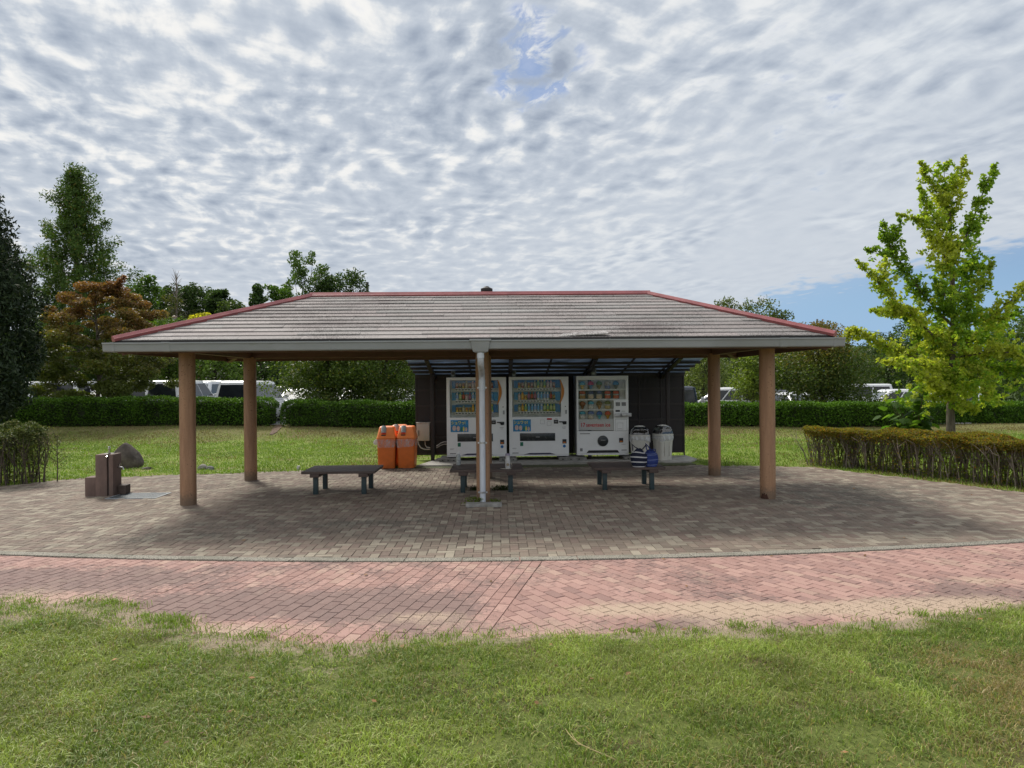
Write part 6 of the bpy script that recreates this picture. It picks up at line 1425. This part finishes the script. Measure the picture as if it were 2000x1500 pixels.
# ================================================================== CARS
def paint(name, c): return pm(name, c, .28, var=.03, scale=2, coat=.5, spec=.5)
CARM = {'white': paint('car_white', (.66, .67, .68)), 'pearl': paint('car_pearl', (.58, .59, .59)), 'silver': pm('car_silver', (.36, .37, .38), .3, .5, var=.04, coat=.4), 'black': paint('car_black', (.012, .012, .014)), 'grey': pm('car_grey', (.09, .095, .105), .3, .3, var=.05, coat=.4), 'navy': paint('car_navy', (.012, .018, .035))}
CGL = pm('car_glass', (.012, .015, .018), .06, var=.3, scale=1.5, spec=.45); CGC = pm('car_windscreen', (.10, .115, .12), .08, var=.6, scale=2.2, spec=.8)
TYR = pm('tyre', (.018, .018, .018), .85); RIM = pm('rim', (.35, .36, .37), .35, .7); TLR = pm('tail_red', (.36, .012, .012), .2, coat=.5); HLW = pm('head_clear', (.52, .54, .55), .15, coat=.5); PLT = pm('number_plate', (.55, .55, .50), .5); BTR = pm('black_trim', (.02, .02, .021), .5)
KIND = {  # L, W, H, belt z, hood z, cabin x at belt (rear, front), cabin x at roof (rear, front)
    'minivan': (4.6, 1.70, 1.83, .98, .98, -2.24, 1.95, -2.08, .95), 'van': (3.4, 1.48, 1.80, .95, .95, -1.66, 1.52, -1.58, .95), 'suv': (4.4, 1.80, 1.62, 1.0, .98, -2.10, .95, -1.75, .15),
    'hatch': (3.95, 1.69, 1.48, .92, .90, -1.90, 1.05, -1.50, .15), 'wagon': (4.5, 1.74, 1.50, .92, .90, -2.15, .95, -1.80, .05)}
def car(kind, colour, px, d, rz, label, z=None, group='cars parked beyond the hedge', dim=1.0):
    L_, Wd, H, zb, zh, br, bf, rr_, rf = KIND[kind]; x, y = plan(px, d); z0 = float(gh(x, y)) - .005 if z is None else z
    t = thing('parked_car', label, 'car', (x, y, z0), R(rz), group); m = CARM[colour]; hw = Wd / 2
    def ring(x0, x1, w_, zz, r, cr=0.0):
        pts = []
        for (sx_, sy_, a0) in ((1, 1, 0), (0, 1, 90), (0, -1, 180), (1, -1, 270)):
            cx = x1 - r if sx_ else x0 + r; cy = sy_ * (w_ - r)
            for k in range(4):
                a = R(a0 + 30 * k); pts.append((cx + r * math.cos(a), cy + r * math.sin(a), zz))
        return pts
    def cab(f): return br + (rr_ - br) * f, bf + (rf - bf) * f, (hw - .03) + (hw * .80 - hw + .03) * f ** 1.2, zb + (H - .06 - zb) * f
    b = MB(); h = L_ / 2
    b.loft([ring(-h + .10, h - .10, hw - .08, .20, .2), ring(-h + .02, h - .02, hw - .02, .34, .25), ring(-h, h, hw, .55, .28), ring(-h + .03, h - .03, hw, .74, .28), ring(-h + .09, h - .12, hw - .02, zh - .06, .28), ring(-h + .15, h - .30, hw - .06, zh, .24)], 0)
    rings = [ring(br - .02, bf + .02, hw - .025, zb - .03, .16)]
    for f in (0, .35, .7, .92, 1.0):
        x0, x1, w_, zz = cab(f); rings.append(ring(x0, x1, w_, zz, .15))
    x0, x1, w_, zz = cab(1.0); rings.append(ring(x0 + .08, x1 - .12, w_ - .10, H - .015, .12)); rings.append(ring(x0 + .22, x1 - .3, w_ - .28, H, .1)); b.loft(rings, 0)
    b.build('body', m, t, smooth=True)
    def S(f, s, o=.006):       # point on the cabin: fraction of height f, s along
        return cab(f)
    def panel(name, quad, mat, thick=Vector((0, 0, 0))):
        q = [Vector(p) for p in quad]; n_ = (q[1] - q[0]).cross(q[3] - q[0]).normalized(); b = MB(); b.add([p + n_ * .004 for p in q] + [p - n_ * .012 for p in q], [(0, 1, 2, 3), (7, 6, 5, 4), (0, 4, 5, 1), (1, 5, 6, 2), (2, 6, 7, 3), (3, 7, 4, 0)])
        return b.build(name, mat, t)
    f0, f1 = .08, .86
    a0, b0, w0, z0_ = cab(f0); a1, b1, w1, z1_ = cab(f1)
    panel('rear_window', [(a0 - .003, w0 - .14, z0_), (a0 - .003, -w0 + .14, z0_), (a1 - .003, -w1 + .14, z1_), (a1 - .003, w1 - .14, z1_)], CGL)
    panel('windscreen', [(b0 + .003, -w0 + .12, z0_), (b0 + .003, w0 - .12, z0_), (b1 + .003, w1 - .12, z1_), (b1 + .003, -w1 + .12, z1_)], CGC)
    n = 3 if kind in ('minivan', 'suv', 'wagon') else 2
    for s_ in (1, -1):
        for k in range(n):
            e0, e1 = k / n, (k + 1) / n; g_ = .03
            def X(a_, c_, e, dd): return a_ + .16 + (c_ - a_ - .34) * e + dd
            q = [(X(a0, b0, e0, g_), s_ * (w0 + .003), z0_), (X(a0, b0, e1, -g_), s_ * (w0 + .003), z0_), (X(a1, b1, e1, -g_), s_ * (w1 + .003), z1_), (X(a1, b1, e0, g_), s_ * (w1 + .003), z1_)]
            panel('side_window', q if s_ < 0 else q[::-1], CGL)
    for s_ in (1, -1):
        b = MB(); tz0, tz1 = (.72, 1.12) if kind in ('minivan', 'van') else (.72, .90)
        b.box(-h + .05, -h + .16, s_ * (hw - .10) - .075, s_ * (hw - .10) + .075, tz0, min(tz1, zb - .01) if kind not in ('minivan', 'van') else zb - .02); b.build('tail_light', TLR, t, bevel=.02)
        b = MB(); b.box(h - .30, h - .06, s_ * (hw - .22) - .17, s_ * (hw - .22) + .17, .66, .82); b.build('headlight', HLW, t, bevel=.04)
        b = MB(); b.box(bf - .32, bf - .20, s_ * (hw + .10) - .09, s_ * (hw + .10) + .09, zb + .02, zb + .17); b.build('mirror', m if colour != 'silver' else CARM['silver'], t, bevel=.03)
        for wx in (-h + .78, h - .80):
            b = MB(); n_ = 18; yy = s_ * (hw - .10); pts = [(wx + .30 * math.cos(2 * math.pi * k / n_), .31 + .30 * math.sin(2 * math.pi * k / n_)) for k in range(n_)]; b.prism(pts, yy - .10, yy + .105, 0, 'y'); wl = b.build('wheel', TYR, t, bevel=.015)
            b = MB(); pts = [(wx + .19 * math.cos(2 * math.pi * k / n_), .31 + .19 * math.sin(2 * math.pi * k / n_)) for k in range(n_)]; b.prism(pts, yy + s_ * .106, yy + s_ * .112, 0, 'y'); b.build('rim', RIM, wl)
    b = MB(); b.box(-h - .012, -h + .03, -.165, .165, .70, .865); b.build('number_plate', PLT, t, bevel=.003)
    b = MB(); b.box(-h - .008, -h + .03, -hw * .7, hw * .7, .30, .42); b.box(h - .03, h + .008, -hw * .6, hw * .6, .32, .58); b.build('bumper_grille', BTR, t, bevel=.01)
    return t
AW, TO = 90, -90     # facing away from / towards the camera
for args in (
    ('minivan', 'white', 84, 36.0, AW, 'white van with a big grey tailgate window beside the dark evergreen'), ('wagon', 'black', 122, 38.5, AW, 'black car tucked beside the leftmost white van, under the orange tree'),
    ('minivan', 'white', 168, 38.0, AW, 'white van mostly hidden behind the left half of the orange tree'), ('hatch', 'white', 214, 35.0, TO, 'white hatchback glimpsed under the middle of the orange tree'), ('minivan', 'pearl', 255, 40.0, AW, 'off-white van glimpsed behind the right half of the orange tree'),
    ('minivan', 'white', 300, 37.0, AW, 'white van with a red tail light left of the front left column'), ('minivan', 'pearl', 357, 35.0, AW, 'off-white van with a black tailgate window behind the front left column'),
    ('van', 'white', 404, 38.5, TO, 'boxy white van facing the lawn just right of the front left column'), ('minivan', 'white', 440, 41.0, AW, 'white van parked furthest back left of the large white minivan'),
    ('minivan', 'white', 493, 31.3, AW, 'large white minivan behind the hedge, crossed by the back left column'), ('wagon', 'black', 556, 42.0, AW, 'dark car roof peeping over right behind the large white minivan'),
    ('hatch', 'white', 585, 35.5, TO, 'white car facing the lawn with a bright reflecting windscreen'), ('hatch', 'silver', 652, 36.0, TO, 'silver car glimpsed under the left spreading tree'), ('hatch', 'white', 700, 33.5, TO, 'white hatchback glimpsed between the trunks of the two spreading trees'),
    ('wagon', 'white', 776, 35.0, TO, 'white estate car glimpsed under the right spreading tree beside the shed'), ('van', 'navy', 1316, 33.0, AW, 'dark van with its corner showing past the right end of the shed'),
    ('hatch', 'silver', 1367, 39.0, AW, 'silver car between the dark van and the white car on the right'), ('suv', 'white', 1410, 33.5, 152, 'white car seen from behind at an angle past the back right column', -.12), ('wagon', 'grey', 1476, 44.0, 165, 'dark grey car behind the thin trunk of the small light green tree'),
    ('hatch', 'white', 1563, 35.0, TO, 'white car with only bonnet and headlights showing over the right hedge'), ('minivan', 'white', 1668, 46.0, 165, 'white van far back behind the broad bronze-topped tree'), ('suv', 'white', 1732, 35.0, 175, 'white car seen side on left of the large-leaved shrub'), ('hatch', 'white', 1846, 37.0, 170, 'white car glimpsed just left of the ginkgo trunk')):
    car(*args)

# ================================================================== BACKGROUND STRUCTURES
WALLG = pm('wall_grey', (.22, .22, .22), .8, var=.15, scale=2); WALLD = pm('wall_dark', (.035, .032, .032), .8, var=.3); RF = pm('roof_pale', (.42, .41, .40), .6, var=.1); RP = pm('red_brown_post', (.15, .045, .035), .6)
x, y = plan(410, 58); z0 = float(gh(x, y)); t = thing('pavilion', 'small grey building with red-brown posts far behind the front left column', 'building', (x, y, z0), R(4))
b = MB(); b.box(-4.2, 3.2, 0, 5, 0, 2.1); b.build('wall', WALLG, t); b = MB(); b.box(-4.2, 3.2, -.02, -.003, 2.12, 3.5); b.build('upper_wall', WALLD, t)
b = MB(); b.loft([[(-4.9, -.9, 3.55), (3.9, -.9, 3.55), (3.9, 5.9, 3.55), (-4.9, 5.9, 3.55)], [(-4.9, -.9, 3.75), (3.9, -.9, 3.75), (3.9, 5.9, 3.75), (-4.9, 5.9, 3.75)], [(-3, 2.0, 5.0), (2, 2.0, 5.0), (2, 3, 5.0), (-3, 3, 5.0)]]); b.build('roof', RF, t)
for px_o in (-3.4, -.55, 2.6):
    b = MB(); b.box(px_o - .12, px_o + .12, -.75, -.51, 0, 3.54); b.build('post', RP, t)
for px_o in (.3, 1.2, 2.0):
    b = MB(); b.box(px_o, px_o + .5, -.03, -.022, .1, 2.0); b.build('window', pm('far_window', (.05, .06, .065), .2), t)
# pale forked trunk in front of it
x, y = plan(418, 52); t = thing('pale_tree', 'pale grey forked tree trunk in front of the small grey building', 'tree', (x, y, float(gh(x, y)) - .05))
PB = pm('pale_bark', (.27, .26, .24), .9, var=.3, scale=4); b = MB()
for k, (dx, tx) in enumerate(((-.55, -1.1), (-.15, -.45), (.25, .3), (.5, 1.0), (.05, .75))): b.tube([(dx * .35, .1 * k, 0), (dx * .8, .1 * k, 1.3), ((dx + tx) / 2, .1 * k, 2.8), (tx, .1 * k, 4.4)], [.13, .11, .085, .05], 7)
b.build('trunk', PB, t, smooth=True); C, i = clump_leaves([(random.uniform(-1.4, 1.4), random.uniform(-.8, .8), random.uniform(4.0, 5.2), .55) for _ in range(20)], 110, .8); V, F, K = leaf_soup(C, palette(len(C), (.04, .07, .014), (.085, .13, .022)), .2, .12); np_mesh('crown', V, F, LEAF, t, K)
POLE = pm('pole_grey', (.20, .20, .20), .7, var=.2)
x, y = plan(719, 72); t = thing('utility_pole', 'thin dark pole rising just right of the dome-shaped tree over the roof', 'pole', (x, y, float(gh(x, y)))); zt = level(719, 551, 72) - float(gh(x, y)); b = MB(); b.tube([(0, 0, 0), (0, 0, zt)], [.22, .16], 8); b.build('shaft', pm('pole_dark', (.06, .055, .05), .8), t, smooth=True)
x, y = plan(1597, 86); z0 = float(gh(x, y)); t = thing('utility_pole', 'slim utility pole in the blue sky beside the right hip of the roof', 'pole', (x, y, z0)); zt = level(1597, 623, 86) - z0; b = MB(); b.tube([(0, 0, 0), (0, 0, zt)], [.17, .11], 8); b.build('shaft', POLE, t, smooth=True)
b = MB(); b.box(-.7, .7, -.05, .05, zt - .75, zt - .65); b.build('crossarm', POLE, t)
for yo_, lab in ((0, 'upper thin power line crossing the blue sky right of the roof'), (-.55, 'lower thin power line crossing the blue sky right of the roof')):
    b = MB(); x2, y2 = plan(1597, 85.9); x3, y3 = plan(2150, 100); n = 14; pts = []
    for k in range(n + 1):
        f = k / n; pts.append((x2 + (x3 - x2) * f, y2 + (y3 - y2) * f, z0 + zt - .62 + yo_ + (-1.6) * f - 4 * .9 * f * (1 - f)))
    o = b.tube(pts, .022, 4).build('power_line', pm('cable_black', (.03, .03, .03), .7)); tag(o, lab, 'cable', 'power lines')
x, y = plan(1917, 31.5); z0 = float(gh(x, y)); t = thing('white_pillar', 'pale blue-white square pillar standing behind the hedge right of the ginkgo', 'pillar', (x, y, z0)); b = MB(); b.box(-.09, .09, -.09, .09, 0, level(1917, 750, 31.5) - z0); b.build('shaft', pm('pillar_pale', (.50, .56, .60), .5), t, bevel=.01)
b = MB(); b.box(-.10, .10, -.10, .10, level(1917, 750, 31.5) - z0 + .001, level(1917, 750, 31.5) - z0 + .03); b.build('cap', pm('pillar_cap', (.42, .46, .50), .5), t)
x, y = plan(342, 50); z0 = float(gh(x, y)); t = thing('park_lamp', 'park lamp with a brown mushroom cap showing over the left hip of the roof', 'lamp', (x, y, z0)); zt = level(342, 620, 50) - z0; b = MB(); b.tube([(0, 0, 0), (0, 0, zt - .18)], [.06, .045], 8); b.build('pole', POLE, t, smooth=True)
b = MB(); b.lathe([(.06, -.20), (.13, -.16), (.13, -.02), (.09, .0)], (0, 0, zt), 14); b.build('globe', pm('lamp_globe', (.35, .33, .30), .4), t, smooth=True); b = MB(); b.lathe([(.19, -.03), (.185, .03), (.12, .10), (.02, .13)], (0, 0, zt), 16); b.build('cap', pm('lamp_cap', (.26, .16, .12), .5), t, smooth=True)
